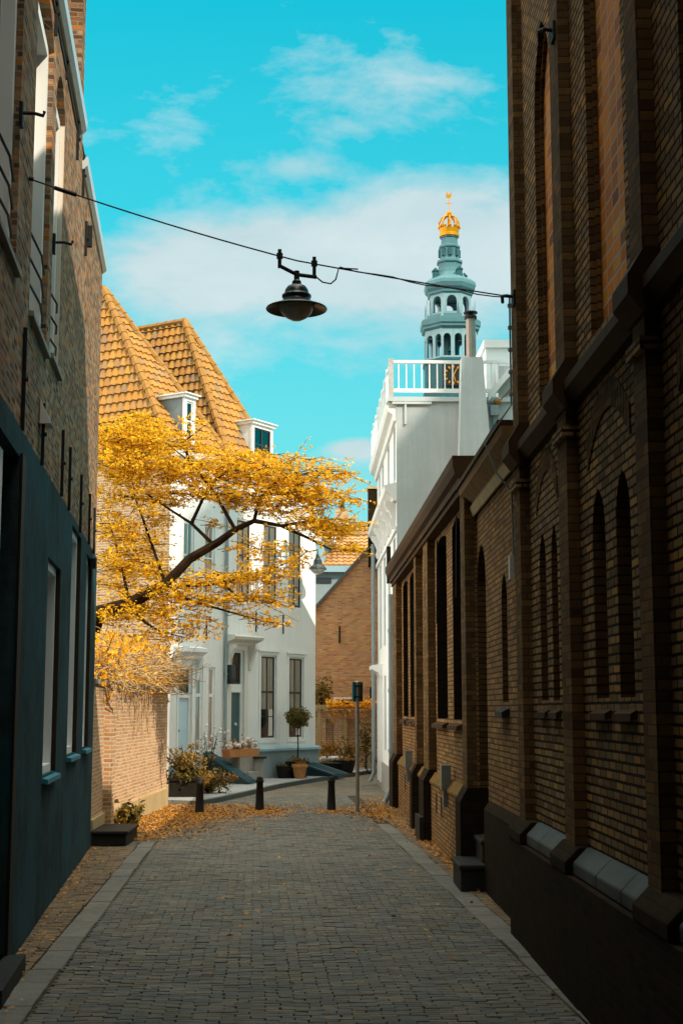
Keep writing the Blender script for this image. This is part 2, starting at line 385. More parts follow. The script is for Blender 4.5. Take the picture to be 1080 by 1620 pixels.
M['tile_dark'] = tile_mat('tile_dark', [(.14, .07, .03), (.20, .10, .04), (.11, .06, .03), (.17, .09, .05)])
M['ridge'] = plain('ridge', (.34, .165, .042), .75, .22, 6, bmp=.3)
M['copper'] = plain('copper', (.085, .19, .215), .55, .2, .5, streak=.4, stain=(.09, .17, .19))
M['copper_dark'] = plain('copper_dark', (.03, .10, .12), .6, .25, .6, streak=.3)
M['copper_pale'] = plain('copper_pale', (.25, .36, .40), .55, .15, .5, streak=.5, stain=(.08, .17, .19))
M['gold'] = plain('gold', (.55, .22, .005), .45, .1, 2, metal=.35)
M['terracotta'] = plain('terracotta', (.46, .20, .075), .7, .15, 8)
M['pot_dark'] = plain('pot_dark', (.016, .015, .012), .5, .2, 6)
M['soil'] = plain('soil', (.05, .032, .018), .9, .3, 20)
M['bark'] = plain('bark', (.028, .014, .006), .85, .35, 9, bmp=.7)
M['twig'] = plain('twig', (.035, .018, .008), .85, .3, 9)
M['drystem'] = plain('drystem', (.42, .29, .15), .8, .2, 9)
M['leaf_gold'] = leaf_mat('leaf_gold', [(.64, .345, .012), (.86, .515, .02), (.78, .45, .015), (.94, .60, .04), (.50, .25, .010), (.82, .475, .016), (.90, .545, .025)], .45)
M['leaf_vine'] = leaf_mat('leaf_vine', [(.85, .40, .012), (.92, .50, .025), (.72, .31, .012), (.82, .42, .04)], .35)
M['leaf_ground'] = leaf_mat('leaf_ground', [(.40, .17, .022), (.52, .24, .03), (.34, .14, .022), (.60, .30, .045), (.26, .11, .02), (.46, .20, .025)], .1)
M['leaf_dark'] = leaf_mat('leaf_dark', [(.07, .062, .012), (.12, .095, .018), (.09, .07, .014), (.17, .12, .02)], .2)
M['leaf_olive'] = leaf_mat('leaf_olive', [(.09, .066, .014), (.16, .10, .016), (.24, .13, .016), (.12, .08, .02)], .25)
M['leaf_rust'] = leaf_mat('leaf_rust', [(.24, .11, .018), (.36, .16, .02), (.17, .08, .018), (.46, .24, .03)], .25)
M['petal_white'] = leaf_mat('petal_white', [(.72, .68, .62), (.8, .78, .74), (.62, .54, .46)], .3)
M['curtain'] = plain('curtain', (.86, .82, .76), .9, .08, 4, streak=.35, stain=(.62, .57, .50))
M['glass'] = glass_mat('glass')
M['lamp_glass'] = plain('lamp_glass', (.5, .47, .40), .25, .1, 6)
M['white_glass'] = plain('white_glass', (.6, .62, .6), .2, .05)
M['kerb'] = brick('kerb', [(.17, .165, .14), (.22, .21, .18), (.14, .14, .12), (.195, .185, .155)], (.09, .08, .06), .62, .30, .009, flat=True, rot=R(-92.4), bmp=.9, dirt=.6, dirtcol=(.07, .06, .042), off=.3)
M['road'] = brick('road', [(0.109, 0.104, 0.0841), (0.232, 0.2, 0.145), (0.152, 0.145, 0.119), (0.29, 0.239, 0.16), (0.189, 0.142, 0.0957), (0.131, 0.131, 0.116), (0.217, 0.21, 0.181)], (0.0432, 0.036, 0.024), .205, .072, .006, flat=True, rot=R(-2.4), bmp=1.3, dirt=.5, dirtcol=(.050, .052, .044), spec=.16, rough=.75)
M['road_seam'] = brick('road_seam', [(.15, .14, .11), (.21, .19, .145), (.12, .115, .09), (.18, .155, .11)], (.075, .066, .05), .205, .2, .006, flat=True, rot=R(-92.4), bmp=.6, dirt=.5, dirtcol=(.06, .056, .045))
M['foot'] = brick('foot', [(0.112, 0.0938, 0.0625), (0.213, 0.156, 0.0938), (0.15, 0.119, 0.0813), (0.263, 0.188, 0.106), (0.0938, 0.0813, 0.0625)], (.026, .021, .013), .205, .072, .010, flat=True, rot=R(-5), bmp=1.0, dirt=.4, dirtcol=(.05, .036, .018), spec=.3)
def paver(name, cols, dirtcol, dirt=.45, rough=.75):
    m, g, b, o = new_mat(name); v = objco(g)
    ge = g.n('ShaderNodeNewGeometry'); k = len(cols)
    c = g.ramp(ge.outputs['Random Per Island'], [(i / (k - 1), q) for i, q in enumerate(cols)])
    n = g.noise(v, 55, 5, .7); n2 = g.noise(v, 1.1, 6, .62); n3 = g.noise(v, 9, 5, .65)
    c = g.mix(g.m('MULTIPLY', g.ramp(n, [(.35, 0.0), (.72, 1.0)]), .5), c, g.mix(1.0, c, (.42, .40, .38), 'MULTIPLY'))
    c = g.mix(g.m('MULTIPLY', g.ramp(g.m('ADD', g.m('MULTIPLY', n2, .55), g.m('MULTIPLY', n3, .45)), [(.40, 0.0), (.62, 1.0)]), dirt), c, dirtcol)
    g.put(b.inputs['Base Color'], c); g.put(b.inputs['Roughness'], g.m('MULTIPLY_ADD', n3, .35, rough - .2)); b.inputs['Specular IOR Level'].default_value = .22
    bump(g, b, g.m('ADD', n, n3), .7, .006)
    return m
M['paver'] = paver('paver', [(.072, .08, .073), (.165, .15, .115), (.10, .11, .10), (.205, .178, .13), (.128, .10, .066), (.085, .102, .104), (.155, .157, .142)], (.046, .058, .058))
M['paver_brown'] = paver('paver_brown', [(.10, .075, .045), (.20, .135, .07), (.13, .10, .065), (.25, .165, .085), (.075, .062, .045)], (.045, .036, .022))
M['paver_kerb'] = paver('paver_kerb', [(.15, .15, .135), (.20, .195, .17), (.125, .128, .118), (.175, .17, .145)], (.08, .074, .058), .65)
M['slab'] = brick('slab', [(.27, .30, .31), (.32, .34, .34), (.24, .27, .28)], (.14, .14, .13), .8, .5, .012, flat=True, rot=R(-55), bmp=.4, dirt=.25, dirtcol=(.15, .13, .1))
M['bed'] = plain('bed', (.055, .048, .034), .95, .3, 8)
M['ground'] = plain('ground', (.09, .085, .07), .9, .2, 2)
M['slate'] = plain('slate', (.12, .14, .15), .6, .2, 3)
M['flue'] = plain('flue', (.30, .26, .23), .45, .2, 3, metal=.4, streak=.5, stain=(.22, .12, .06))
M['rust'] = plain('rust', (.36, .17, .05), .8, .25, 5)

def window(parent, x0, x1, z0, z1, y, fm, cols=2, bars=(), fw=.06, sash=.035, sm=None, back=None, rails=(), sill=None, glass='glass', th=.05, backd=.12, deep=0.0):
    """frame (part) with pane, sash bars and curtain as sub-parts; y is the front of the frame"""
    f = MB(); th += deep
    f.box(x0, x0 + fw, y, y + th, z0, z1); f.box(x1 - fw, x1, y, y + th, z0, z1)
    f.box(x0 + fw, x1 - fw, y, y + th, z0, z0 + fw); f.box(x0 + fw, x1 - fw, y, y + th, z1 - fw, z1)
    for r, h in rails: f.box(x0 + fw, x1 - fw, y - .004, y + th, r - h / 2, r + h / 2)
    fo = f.build('window', fm, parent)
    b = MB(); ys = y + .012 + deep; X0, X1, Z0, Z1 = x0 + fw, x1 - fw, z0 + fw, z1 - fw
    if sm:
        b.box(X0, X0 + sash, ys, ys + .03, Z0, Z1); b.box(X1 - sash, X1, ys, ys + .03, Z0, Z1)
        b.box(X0 + sash, X1 - sash, ys, ys + .03, Z0, Z0 + sash * 1.3); b.box(X0 + sash, X1 - sash, ys, ys + .03, Z1 - sash, Z1)
        for i in range(1, cols):
            c = X0 + (X1 - X0) * i / cols; b.box(c - .012, c + .012, ys + .003, ys + .027, Z0 + sash, Z1 - sash)
        for zb, h in bars: b.box(X0 + sash, X1 - sash, ys - .003, ys + .03, zb - h / 2, zb + h / 2)
        b.build('sash', sm, fo)
    p = MB(); p.poly([(X0, ys + .016, Z0), (X1, ys + .016, Z0), (X1, ys + .016, Z1), (X0, ys + .016, Z1)]); p.build('pane', M[glass], fo)
    q = MB()
    if back == 'full':
        q.box(X0, X1, ys + .04, ys + .06, Z0, Z1); q.build('curtain', M['curtain'], fo); q = MB()
    if back == 'curtain':
        n = 22; yb = ys + .045
        for hx0, hx1 in ((X0, X0 + (X1 - X0) * .47), (X0 + (X1 - X0) * .53, X1)):
            P = [(hx0 + (hx1 - hx0) * k / n, yb + .018 * math.sin(k * 1.9) + .008 * math.sin(k * 4.1)) for k in range(n + 1)]
            for (xa, ya), (xb, yb2) in zip(P, P[1:]): q.poly([(xa, ya, Z0 + .35 * (Z1 - Z0)), (xb, yb2, Z0 + .35 * (Z1 - Z0)), (xb, yb2, Z1), (xa, ya, Z1)])
        q.build('curtain', M['curtain'], fo)
        q = MB()
    q.box(X0 - .02, X1 + .02, ys + backd + .1, ys + backd + .13, Z0 - .02, Z1 + .02); q.build('dark_backing', M['dark_glass'] if back != 'light' else M['door_blue'], fo)  # dark sheet behind the pane stands in for the unlit room
    if sill:
        s = MB(); s.profile_x(x0 - .06, x1 + .06, [(y + th, z0), (y + th, z0 - .07), (y - sill, z0 - .07), (y - sill, z0 - .03)]); s.build('sill', M['white_paint'], fo)
    return fo

def tiles(name, mat, parent, poly, tw=.25, rh=.31, amp=.055, lip=.05):
    """pantiled sheet over a planar polygon; poly[0]->poly[1] runs along the eave"""
    P = [Vector(p) for p in poly]; e = (P[1] - P[0]).normalized()
    n = None
    for k in range(2, len(P)):
        c = e.cross(P[k] - P[0])
        if c.length > 1e-4: n = c.normalized(); break
    if n.z < 0: n = -n
    s = n.cross(e).normalized()
    if s.z < 0: s = -s
    O = P[0]; A = [(p - O).dot(e) for p in P]; B = [(p - O).dot(s) for p in P]
    a0, a1 = min(A) - tw, max(A) + tw; b0, b1 = min(B) - rh, max(B) + rh
    na = int((a1 - a0) / tw) + 1; nb = int((b1 - b0) / rh) + 1; S = 6
    bm = bmesh.new(); uv = bm.loops.layers.uv.new('tiles')
    prof = [0, .55, .95, 1.0, .55, .1]
    rows = []
    for r in range(nb):
        for off, bb in ((lip, b0 + r * rh), (0, b0 + (r + 1) * rh)):
            rows.append([bm.verts.new(O + e * (a0 + (i / S) * tw) + s * bb + n * (off + amp * prof[i % S])) for i in range(na * S + 1)])
    for k in range(len(rows) - 1):
        r = k // 2
        for i in range(na * S):
            fc = bm.faces.new((rows[k][i], rows[k][i + 1], rows[k + 1][i + 1], rows[k + 1][i]))
            for l in fc.loops: l[uv].uv = (i // S + .5, r + .5)
    c = sum(P, Vector()) / len(P)
    for k in range(len(P)):
        a, b = P[k], P[(k + 1) % len(P)]; pn = (b - a).cross(n).normalized()
        if pn.dot(c - a) > 0: pn = -pn
        bmesh.ops.bisect_plane(bm, geom=bm.verts[:] + bm.edges[:] + bm.faces[:], plane_co=a, plane_no=pn, clear_outer=True)
    bmesh.ops.recalc_face_normals(bm, faces=bm.faces)
    me = bpy.data.meshes.new(name); bm.to_mesh(me); bm.free(); me.materials.append(mat)
    o = bpy.data.objects.new(name, me); COL.objects.link(o); o.parent = parent
    return o
def hip_tiles(mb, a, b, r=.13, step=.36):
    a, b = Vector(a), Vector(b); L = (b - a).length; n = max(1, int(L / step)); t = (b - a) / n
    for k in range(n):
        p = a + t * k; mb.tube([p, p + t * 1.08], [r, r * .82], 8)

# ================================================================== ground
def sheet(name, pts, z, mat, kind='structure', sub=0):
    m = MB(); m.poly([(x, y, z) for x, y in pts]); o = m.build(name, mat); return tag(o, kind=kind)
sheet('ground', [(-400, -200), (400, -200), (400, 900), (-400, 900)], -.02, M['ground'])
sheet('road', [(-9, 36.9), (9, 36.9), (9, 80), (-9, 80)], .012, M['road'])
sheet('sand_bed', [(-9, -24), (9, -24), (9, 36.95), (-9, 36.95)], 0, M['bed'])
def line_l(y): return -2.23 - .0428 * (y - 11.07)
def line_r(y): return 1.43 - .0425 * (y - 24.42)
def wall_l(y): return -1.52 - .0906 * y
def strip(name, fa, fb, y0, y1, z, mat):
    m = MB(); n = max(2, int((y1 - y0) / 2)); ys = [y0 + (y1 - y0) * k / n for k in range(n + 1)]
    for a, b in zip(ys, ys[1:]): m.poly([(fa(a), a, z), (fb(a), a, z), (fb(b), b, z), (fa(b), b, z)])
    return tag(m.build(name, mat), kind='structure')
def laid(name, fa, fb, y0, y1, rot, bw, bh, mat, joint=.007, tilt=.012, dz=.004, bond=.5, cham=.004, base=0.0):
    """bricks laid one by one between two edge lines; rows run across the direction rot (from +Y)"""
    m = MB(); r2 = random.Random(len(name) * 7 + int(y0 * 3)); c, s = math.cos(rot), math.sin(rot)
    u0, u1 = -6.0, 6.0; row = 0; v = y0 - 1.5
    wob = r2.uniform(0, 6)
    while v < y1 + 1.5:
        h = bh * r2.uniform(.96, 1.04); off = (row % 2) * bond * bw + r2.gauss(0, .006); u = u0 + off
        while u < u1:
            w = bw; cu, cv = u + w / 2 + r2.gauss(0, .004), v + h / 2
            cv += .012 * math.sin(cu * 2.1 + wob) + .008 * math.sin(cu * 5.3 + v)
            x, y = cu * c - cv * s, cu * s + cv * c
            xl, xr = max(x - w / 2, fa(y)), min(x + w / 2, fb(y))
            if y0 < y < y1 and xr - xl > .035:
                x = (xl + xr) / 2; wc = xr - xl
                a = rot + r2.gauss(0, .012); ca, sa = math.cos(a), math.sin(a)
                hw, hh = (wc - joint * r2.uniform(.6, 1.3)) / 2, (h - joint * r2.uniform(.6, 1.3)) / 2
                tx, ty = r2.gauss(0, tilt), r2.gauss(0, tilt); z0 = base + r2.gauss(0, dz * .5) + .006 * math.sin(x * 1.3 + y * .7) + .005 * math.sin(y * 1.9 - x)
                i = len(m.v)
                for k, (q, zz) in enumerate(((1.0, -.02), (1.0, -cham), (None, 0.0))):
                    for sx, sy in ((-1, -1), (1, -1), (1, 1), (-1, 1)):
                        px, py = (hw * sx, hh * sy) if q else ((hw - cham * 1.3) * sx, (hh - cham * 1.3) * sy)
                        m.v.append((x + px * ca - py * sa, y + px * sa + py * ca, z0 + zz + tx * px + ty * py))
                for k in range(2):
                    for e in range(4): m.f.append((i + k * 4 + e, i + k * 4 + (e + 1) % 4, i + k * 4 + 4 + (e + 1) % 4, i + k * 4 + 4 + e))
                m.f.append((i + 8, i + 9, i + 10, i + 11))
            u += w
        v += h; row += 1
    return tag(m.build(name, mat), kind='structure')
RT = R(2.45)
laid('road_paving', lambda y: line_l(y) + .14, lambda y: line_r(y) - .13, 6.5, 37.0, RT, .21, .072, M['paver'], base=.016)
laid('footway_paving', lambda y: wall_l(y) - .05, lambda y: line_l(y) - .13, 8.0, 23.5, R(5), .21, .074, M['paver_brown'], base=.02)
laid('footway_paving', lambda y: line_r(y) + .12, lambda y: 2.2, 8.0, 36.95, R(1), .21, .074, M['paver_brown'], base=.02)
laid('footway_paving', lambda y: -4.3, lambda y: line_l(y) + (.14 if y > 24.25 else -.14), 23.5, 36.95, R(2), .21, .074, M['paver'], base=.017)
def band(name, f, y0, y1, w, L, mat, base):
    m = MB(); r2 = random.Random(int(y1)); y = y0
    while y < y1:
        l = L * r2.uniform(.75, 1.3); x = f(y); x1 = f(y + l); g_ = .008; dz = r2.gauss(0, .003); o = r2.gauss(0, .006)
        p = [(x - w / 2 + o, y + g_), (x + w / 2 + o, y + g_ + r2.gauss(0, .006)), (x1 + w / 2 + o, y + l - g_), (x1 - w / 2 + o, y + l - g_ + r2.gauss(0, .006))]
        c_ = (sum(q[0] for q in p) / 4, sum(q[1] for q in p) / 4); i = len(m.v)
        m.v += [(a, b, base + dz - .02) for a, b in p] + [(a, b, base + dz - .008) for a, b in p] + [(c_[0] + (a - c_[0]) * .95, c_[1] + (b - c_[1]) * .982, base + dz) for a, b in p]
        for k in range(2):
            for e in range(4): m.f.append((i + k * 4 + e, i + k * 4 + (e + 1) % 4, i + k * 4 + 4 + (e + 1) % 4, i + k * 4 + 4 + e))
        m.f.append((i + 8, i + 9, i + 10, i + 11)); y += l
    return tag(m.build(name, mat), kind='structure')
band('kerb_paving', line_l, 6.5, 24.2, .25, .75, M['paver_kerb'], .02)
band('kerb_paving', line_r, 6.5, 27.5, .25, .75, M['paver_kerb'], .02)
# raised pavement in front of the white houses
pv = [(-4.1, 34.0), (-2.75, 33.3), (-2.45, 34.3), (-1.85, 37.1), (-1.19, 40.3), (-.55, 42.6), (.05, 44.5), (1.9, 50.0), (1.9, 53.8), (.2, 53.8), (-.05, 46.5), (-4.1, 40.2)]
m = MB(); m.prism([(x, y, 0) for x, y in pv], (0, 0, .118)); tag(m.build('pavement', M['slab']), kind='structure')
m = MB(); ed = pv[1:9]
for (ax, ay), (bx, by) in zip(ed, ed[1:]):
    d = Vector((bx - ax, by - ay, 0)).normalized(); q = Vector((d.y, -d.x, 0)) * .14; e2 = d * .004
    m.prism([Vector((ax, ay, .0)) + e2, Vector((bx, by, .0)) - e2, Vector((bx, by, .0)) - e2 + q, Vector((ax, ay, .0)) + e2 + q], (0, 0, .128))
tag(m.build('kerb', M['blue_stone']), kind='structure')

# ================================================================== church (right foreground)
CX, CY = 2.1, 14.28
ch = thing('church', 'tall dark brick church with buttresses and pointed arches along the right side', 'church', (CX, CY, 0), R(-90))
PIERS = [(0.0, .38), (2.63, 3.04), (5.5, 5.83), (8.3, 8.65), (11.1, 11.45), (13.9, 14.25), (16.7, 17.05), (19.5, 19.85)]
UEND = 36.0
lanc, arches = [], []
for k in range(7):
    a, b = PIERS[k][1], PIERS[k + 1][0]; w = b - a
    if k == 0: ls = [(.92, 1.30), (1.60, 1.92)]; av = (1.12, 2.08, 8.66, 7.84)
    else: c = (a + b) / 2; ls = [(c - .74, c - .26), (c + .12, c + .58)]; av = (c - .6, c + .68, 9.2, 8.1)
    for q in ls: lanc.append(op(q[0], q[1], 2.28, 3.84, .2, 'point', 3.55))
    arches.append(op(av[0], av[1], 5.02, av[2], .085, 'point', av[3]))
mb = MB(); rv_ = []; wall(mb, 0, UEND, 1.05, 14.0, lanc + arches, 0.0, rv_)
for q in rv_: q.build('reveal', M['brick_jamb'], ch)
mb.poly([(0, 0, 0), (0, 0, 14), (0, 28, 14), (0, 28, 0)]); mb.poly([(UEND, 0, 0), (UEND, 0, 14), (UEND, 28, 14), (UEND, 28, 0)])
mb.poly([(0, 28, 0), (UEND, 28, 0), (UEND, 28, 14), (0, 28, 14)])
mb.build('wall', M['brick_church'], ch)
for o in arches:
    m = MB(); m.poly([(o['x0'] - .02, .086, o['z0']), (o['x1'] + .02, .086, o['z0']), (o['x1'] + .02, .086, o['z1']), (o['x0'] - .02, .086, o['z1'])])
    m.build('niche_panel', M['tile_orange'], ch)
    # brick arch ring and inner order
    m = MB(); P = arch_pts(o, 22); cx = (o['x0'] + o['x1']) / 2
    rg = [(o['x0'], o['z0'])] + P + [(o['x1'], o['z0'])]
    for (xa, za), (xb, zb) in zip(rg, rg[1:]):
        def ins(x, z): return (x + (.05 if x < cx else -.05) * (1 if abs(x - cx) > .06 else 0), z - (.05 if z > o['zs'] + .05 else 0))
        (xc, zc), (xd, zd) = ins(xa, za), ins(xb, zb)
        m.poly([(xa, .05, za), (xb, .05, zb), (xd, .05, zd), (xc, .05, zc)]); m.poly([(xc, .05, zc), (xd, .05, zd), (xd, .083, zd), (xc, .083, zc)])
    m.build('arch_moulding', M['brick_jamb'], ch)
for o in lanc:
    m = MB(); m.poly([(o['x0'] - .02, .2, o['z0']), (o['x1'] + .02, .2, o['z0']), (o['x1'] + .02, .2, o['z1']), (o['x0'] - .02, .2, o['z1'])])
    w_ = m.build('lancet_window', M['dark_glass'], ch)
    b = MB(); cx = (o['x0'] + o['x1']) / 2; b.box(cx - .012, cx + .012, .18, .199, o['z0'], o['z1'])
    for zz in (2.7, 3.1, 3.5): b.box(o['x0'], o['x1'], .184, .199, zz - .01, zz + .01)
    b.build('glazing_bars', M['dark_frame'], w_)
    s = MB(); s.profile_x(o['x0'] - .05, o['x1'] + .05, [(.19, 2.30), (.19, 2.20), (-.05, 2.12), (-.05, 2.17)]); s.build('sill', M['brown_stone'], w_)
for k in range(0, 14, 2):   # relieving arches of upright bricks over each pair
    xa, xb = lanc[k]['x0'] - .1, lanc[k + 1]['x1'] + .1; m = MB(); n = 18
    for i in range(n):
        t0, t1 = i / n + .006, (i + 1) / n - .006; X0, X1 = xa + (xb - xa) * t0, xa + (xb - xa) * t1
        h = lambda t: 4.02 + .34 * (1 - (2 * t - 1) ** 2)
        m.prism([(X0, .01, h(t0)), (X1, .01, h(t1)), (X1, .01, h(t1) + .22), (X0, .01, h(t0) + .22)], (0, -.022, 0))
    m.build('relieving_arch', M['brick_pier'], ch)
for a, b in PIERS:
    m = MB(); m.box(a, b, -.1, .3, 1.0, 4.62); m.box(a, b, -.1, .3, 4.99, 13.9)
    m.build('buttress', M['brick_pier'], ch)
    m = MB(); m.profile_x(a - .06, b + .06, [(.2, 4.60), (-.12, 4.60), (-.21, 4.72), (-.21, 4.84), (-.1, 5.02), (.2, 5.02)])
    m.build('corbel_block', M['brown_stone'], ch)
    m = MB(); m.box(a - .03, b + .03, -.14, .2, 4.38, 4.46); m.build('collar', M['brick_church'], ch)
for k in range(7):
    a, b = PIERS[k][1] + .06, PIERS[k + 1][0] - .06
    m = MB(); m.profile_x(a, b, [(.2, 4.64), (-.05, 4.64), (-.12, 4.74), (-.12, 4.82), (-.003, 4.98), (.2, 4.98)]); m.build('cornice', M['brown_stone'], ch)
# plinth: dark brick below, chamfered grey stones in lengths on top
m = MB(); m.box(-.12, UEND, -.19, .25, 0, .94); m.build('plinth', M['brick_plinth'], ch)
x = -.12
while x < UEND - .3:
    w = rnd.uniform(.72, 1.05); pier = next((p for p in PIERS if x < p[1] + .02 and x + w > p[0] - .02), None)
    x1 = min(x + w, UEND)
    if pier and x < pier[0] - .25: x1 = pier[0] - .02
    m = MB(); yo = -.15 if pier and x1 > pier[0] else -.09
    m.profile_x(x + .004, x1 - .004, [(.2, .945), (yo - .05, .945), (yo - .05, 1.04), (yo + .06, 1.15), (.2, 1.15)]); m.build('plinth_stone', M['blue_stone'] if not (pier and x1 > pier[0]) else M['brick_plinth'], ch, bevel=.012)
    x = x1
for z0, uu in ((2.2, 3.4), (1.6, 8.8)): pass
for uu, zz in ((2.83, 7.9), (.2, 6.35)):
    m = MB(); m.tube([(uu + .1, -.1, zz), (uu + .1, -.19, zz + .01), (uu + .02, -.22, zz + .03), (uu - .1, -.2, zz)], .018, 6); m.box(uu + .02, uu + .16, -.125, -.09, zz - .09, zz + .06)
    m.build('wire_bracket', M['iron'], ch)
m = MB(); e_, r_, x1_ = [(.0, 0, 14), (.0, 28, 14)], (15.5, 14, 23.6), UEND
m.poly([e_[1], e_[0], r_]); m.poly([e_[0], (x1_, 0, 14), (x1_, 14, 23.6), r_]); m.poly([e_[1], r_, (x1_, 14, 23.6), (x1_, 28, 14)]); m.poly([(x1_, 0, 14), (x1_, 28, 14), (x1_, 14, 23.6)]); m.build('roof', M['slate'], ch)
# unseen tower added behind the roof to shade the white houses
m = MB(); m.box(5.3, 8.3, 26.7, 30.9, 0, 40.5); m.box(5.4, 8.2, 28.2, 30.4, 40.5, 45); m.build('added_tower_wall', M['brick_church'], ch)
m = MB(); m.prism([(5.3, 28.1, 45), (5.3, 30.5, 45), (5.3, 29.7, 49), (5.3, 28.9, 49)], (3, 0, 0)); m.build('added_tower_roof', M['slate'], ch)
m = MB(); m.box(11.3, UEND - .01, .01, 26, 14.01, 21); m.build('added_shade_block', M['brick_church'], ch)  # unseen block added above the eaves to darken the near alley

# low link between church and annex
lk = thing('link_building', 'low brick link with arched doorway between the dark church and the buttressed brick annex', 'building', (2.1, 18.68, 0), R(-90))
dr = op(.08, 1.02, .62, 4.28, .3, 'round', 3.83); wn = op(2.5, 2.98, 2.28, 3.72, .2, 'point', 3.45)
rvl = []; m = MB(); wall(m, 0, 4.38, 0, 4.95, [dr, wn], 0.0, rvl)
for q in rvl: q.build('reveal', M['brick_jamb'], lk)
m.poly([(0, 0, 4.95), (4.38, 0, 4.95), (4.38, 1, 4.95), (0, 1, 4.95)]); m.build('wall', M['brick_annex'], lk)
m = MB(); m.box(.06, 1.04, .3, .34, .6, 4.3)
for zz in (1.1, 1.9, 2.7, 3.3): m.box(.1, 1.0, .284, .3, zz, zz + .09)
for xx in (.25, .45, .65, .85): m.box(xx - .006, xx + .006, .29, .3, .62, 4.2)
d_ = m.build('door', M['dark_wood'], lk); m = MB(); m.ball((.22, .26, 1.65), .03); m.build('handle', M['iron'], d_)
m = MB(); m.box(2.45, 3.03, .2, .23, 2.25, 3.75); w_ = m.build('window', M['dark_glass'], lk)
m = MB(); m.profile_x(2.42, 3.06, [(.18, 2.30), (.18, 2.18), (-.09, 2.1), (-.09, 2.17)]); m.build('sill', M['dark_stone'], w_)
m = MB(); m.profile_x(-.1, 4.3, [(.4, 4.84), (-.04, 4.84), (-.07, 4.90), (-.20, 5.02), (-.22, 5.10), (-.22, 5.10), (.4, 5.10)]); m.build('gutter', M['gutter_ochre'], lk)
m = MB(); m.profile_x(-.12, 4.3, [(.38, 5.102), (-.25, 5.102), (-.25, 5.16), (.38, 5.16)]); m.build('capping', M['brown_stone'], lk)
m = MB(); m.profile_x(-.1, 4.3, [(-.05, 4.72), (-.03, 4.72), (-.03, 4.838), (-.09, 4.838)]); m.build('moulding', M['gutter_wood'], lk)
m = MB(); m.profile_x(1.1, 4.3, [(.1, 0), (-.07, 0), (-.07, 1.0), (-.002, 1.1), (.1, 1.1)]); m.build('plinth', M['brick_plinth'], lk)

# ================================================================== annex with buttresses
an = thing('annex', 'long low brown brick annex with flat cornice and paired dark windows between buttresses', 'building', (1.905, 33.4, 0), R(-90 + .63))
AL = 14.8
AP = [(.0, 1.15), (6.28, 6.74), (8.4, 9.24), (14.3, AL)]
win = [op(1.6, 3.0, 2.05, 4.98, .22, 'seg', 4.9), op(3.6, 4.8, 2.05, 4.98, .22, 'seg', 4.9), op(5.1, 5.9, 2.05, 4.98, .22, 'seg', 4.9),
       op(7.2, 8.0, 2.4, 4.9, .16, 'seg', 4.7), op(9.5, 11.2, 2.05, 4.98, .24, 'seg', 4.9), op(12.05, 13.2, 2.05, 4.98, .24, 'seg', 4.9), op(13.5, 14.15, 3.6, 4.95, .15)]
rva = []; m = MB(); wall(m, 0, AL, 1.0, 5.2, win, 0.0, rva)
for q in rva: q.build('reveal', M['brick_plinth'], an)
m.poly([(0, 0, 0), (0, 0, 5.2), (0, .45, 5.2), (0, .45, 0)]); m.poly([(AL, 0, 0), (AL, 0, 5.2), (AL, .36, 5.2), (AL, .36, 0)])
m.box(.1, AL - .5, .5, 7, 4.7, 4.9); m.build('wall', M['brick_annex'], an)
for o in win:
    m = MB(); e = o['d']; m.poly([(o['x0'] - .02, e, o['z0']), (o['x1'] + .02, e, o['z0']), (o['x1'] + .02, e, o['z1']), (o['x0'] - .02, e, o['z1'])])
    w_ = m.build('window', M['dark_glass'] if o['x0'] != 7.2 else M['brick_pier'], an)
    if o['x0'] == 7.2: continue
    b = MB(); n = 3
    for i in range(1, n): xx = o['x0'] + (o['x1'] - o['x0']) * i / n; b.box(xx - .015, xx + .015, e - .03, e - .003, o['z0'], o['z1'])
    for zz in (2.7, 3.35, 4.0): b.box(o['x0'], o['x1'], e - .026, e - .003, zz - .012, zz + .012)
    b.build('glazing_bars', M['dark_wood'], w_)
    if o['z0'] < 3:
        s = MB(); s.profile_x(o['x0'] - .06, o['x1'] + .06, [(e - .01, 2.09), (e - .01, 2.0), (-.10, 1.9), (-.10, 1.96)]); s.build('sill', M['brown_stone'], w_)
for a, b in AP:
    m = MB(); m.box(a, b, -.13, .3, 1.12, 5.06); m.build('buttress', M['brick_pier'], an)
    m = MB(); m.prism([(a - .04, .2, 0), (a - .04, -.23, 0), (a - .04, -.23, 1.02), (a - .04, -.132, 1.2), (a - .04, .2, 1.2)], (b - a + .08, 0, 0)); m.build('buttress_base', M['brick_plinth'], an)
m = MB(); m.box(8.34, 9.3, -.30, -.236, 0, .42); m.build('guard_stone', M['dark_stone'], an)
for a, b in ((1.19, 6.24), (6.78, 8.36), (9.28, 14.26)):
    m = MB(); m.profile_x(a, b, [(.2, 0), (-.10, 0), (-.10, 1.0), (-.02, 1.12), (.2, 1.12)]); m.build('plinth', M['brick_annex'], an)
    m = MB(); m.profile_x(a, b, [(.1, 1.0), (-.125, .98), (-.125, 1.02), (-.03, 1.16), (.1, 1.16)]); m.build('plinth_cap', M['ochre_stone'], an)
m = MB(); m.profile_x(-.12, AL + .12, [(.40, 5.06), (-.16, 5.06), (-.16, 5.14), (-.20, 5.14), (-.20, 5.24), (-.26, 5.28), (-.29, 5.40), (-.29, 5.52), (.40, 5.52)]); m.build('cornice', M['brown_stone'], an)
for a, b, q in ((4.6, 4.78, 1.02), (11.9, 12.1, 1.02)):
    m = MB(); m.box(a, b, -.2, -.06, q, q + .36); m.box(a + .05, b - .05, -.17, -.11, q - .25, q); m.build('downpipe_shoe', M['galv'], an)
for xx in (3.3, 10.2, 11.0):
    m = MB(); m.box(xx, xx + .12, -.112, -.09, .55, .86); m.build('vent', M['iron'], an)
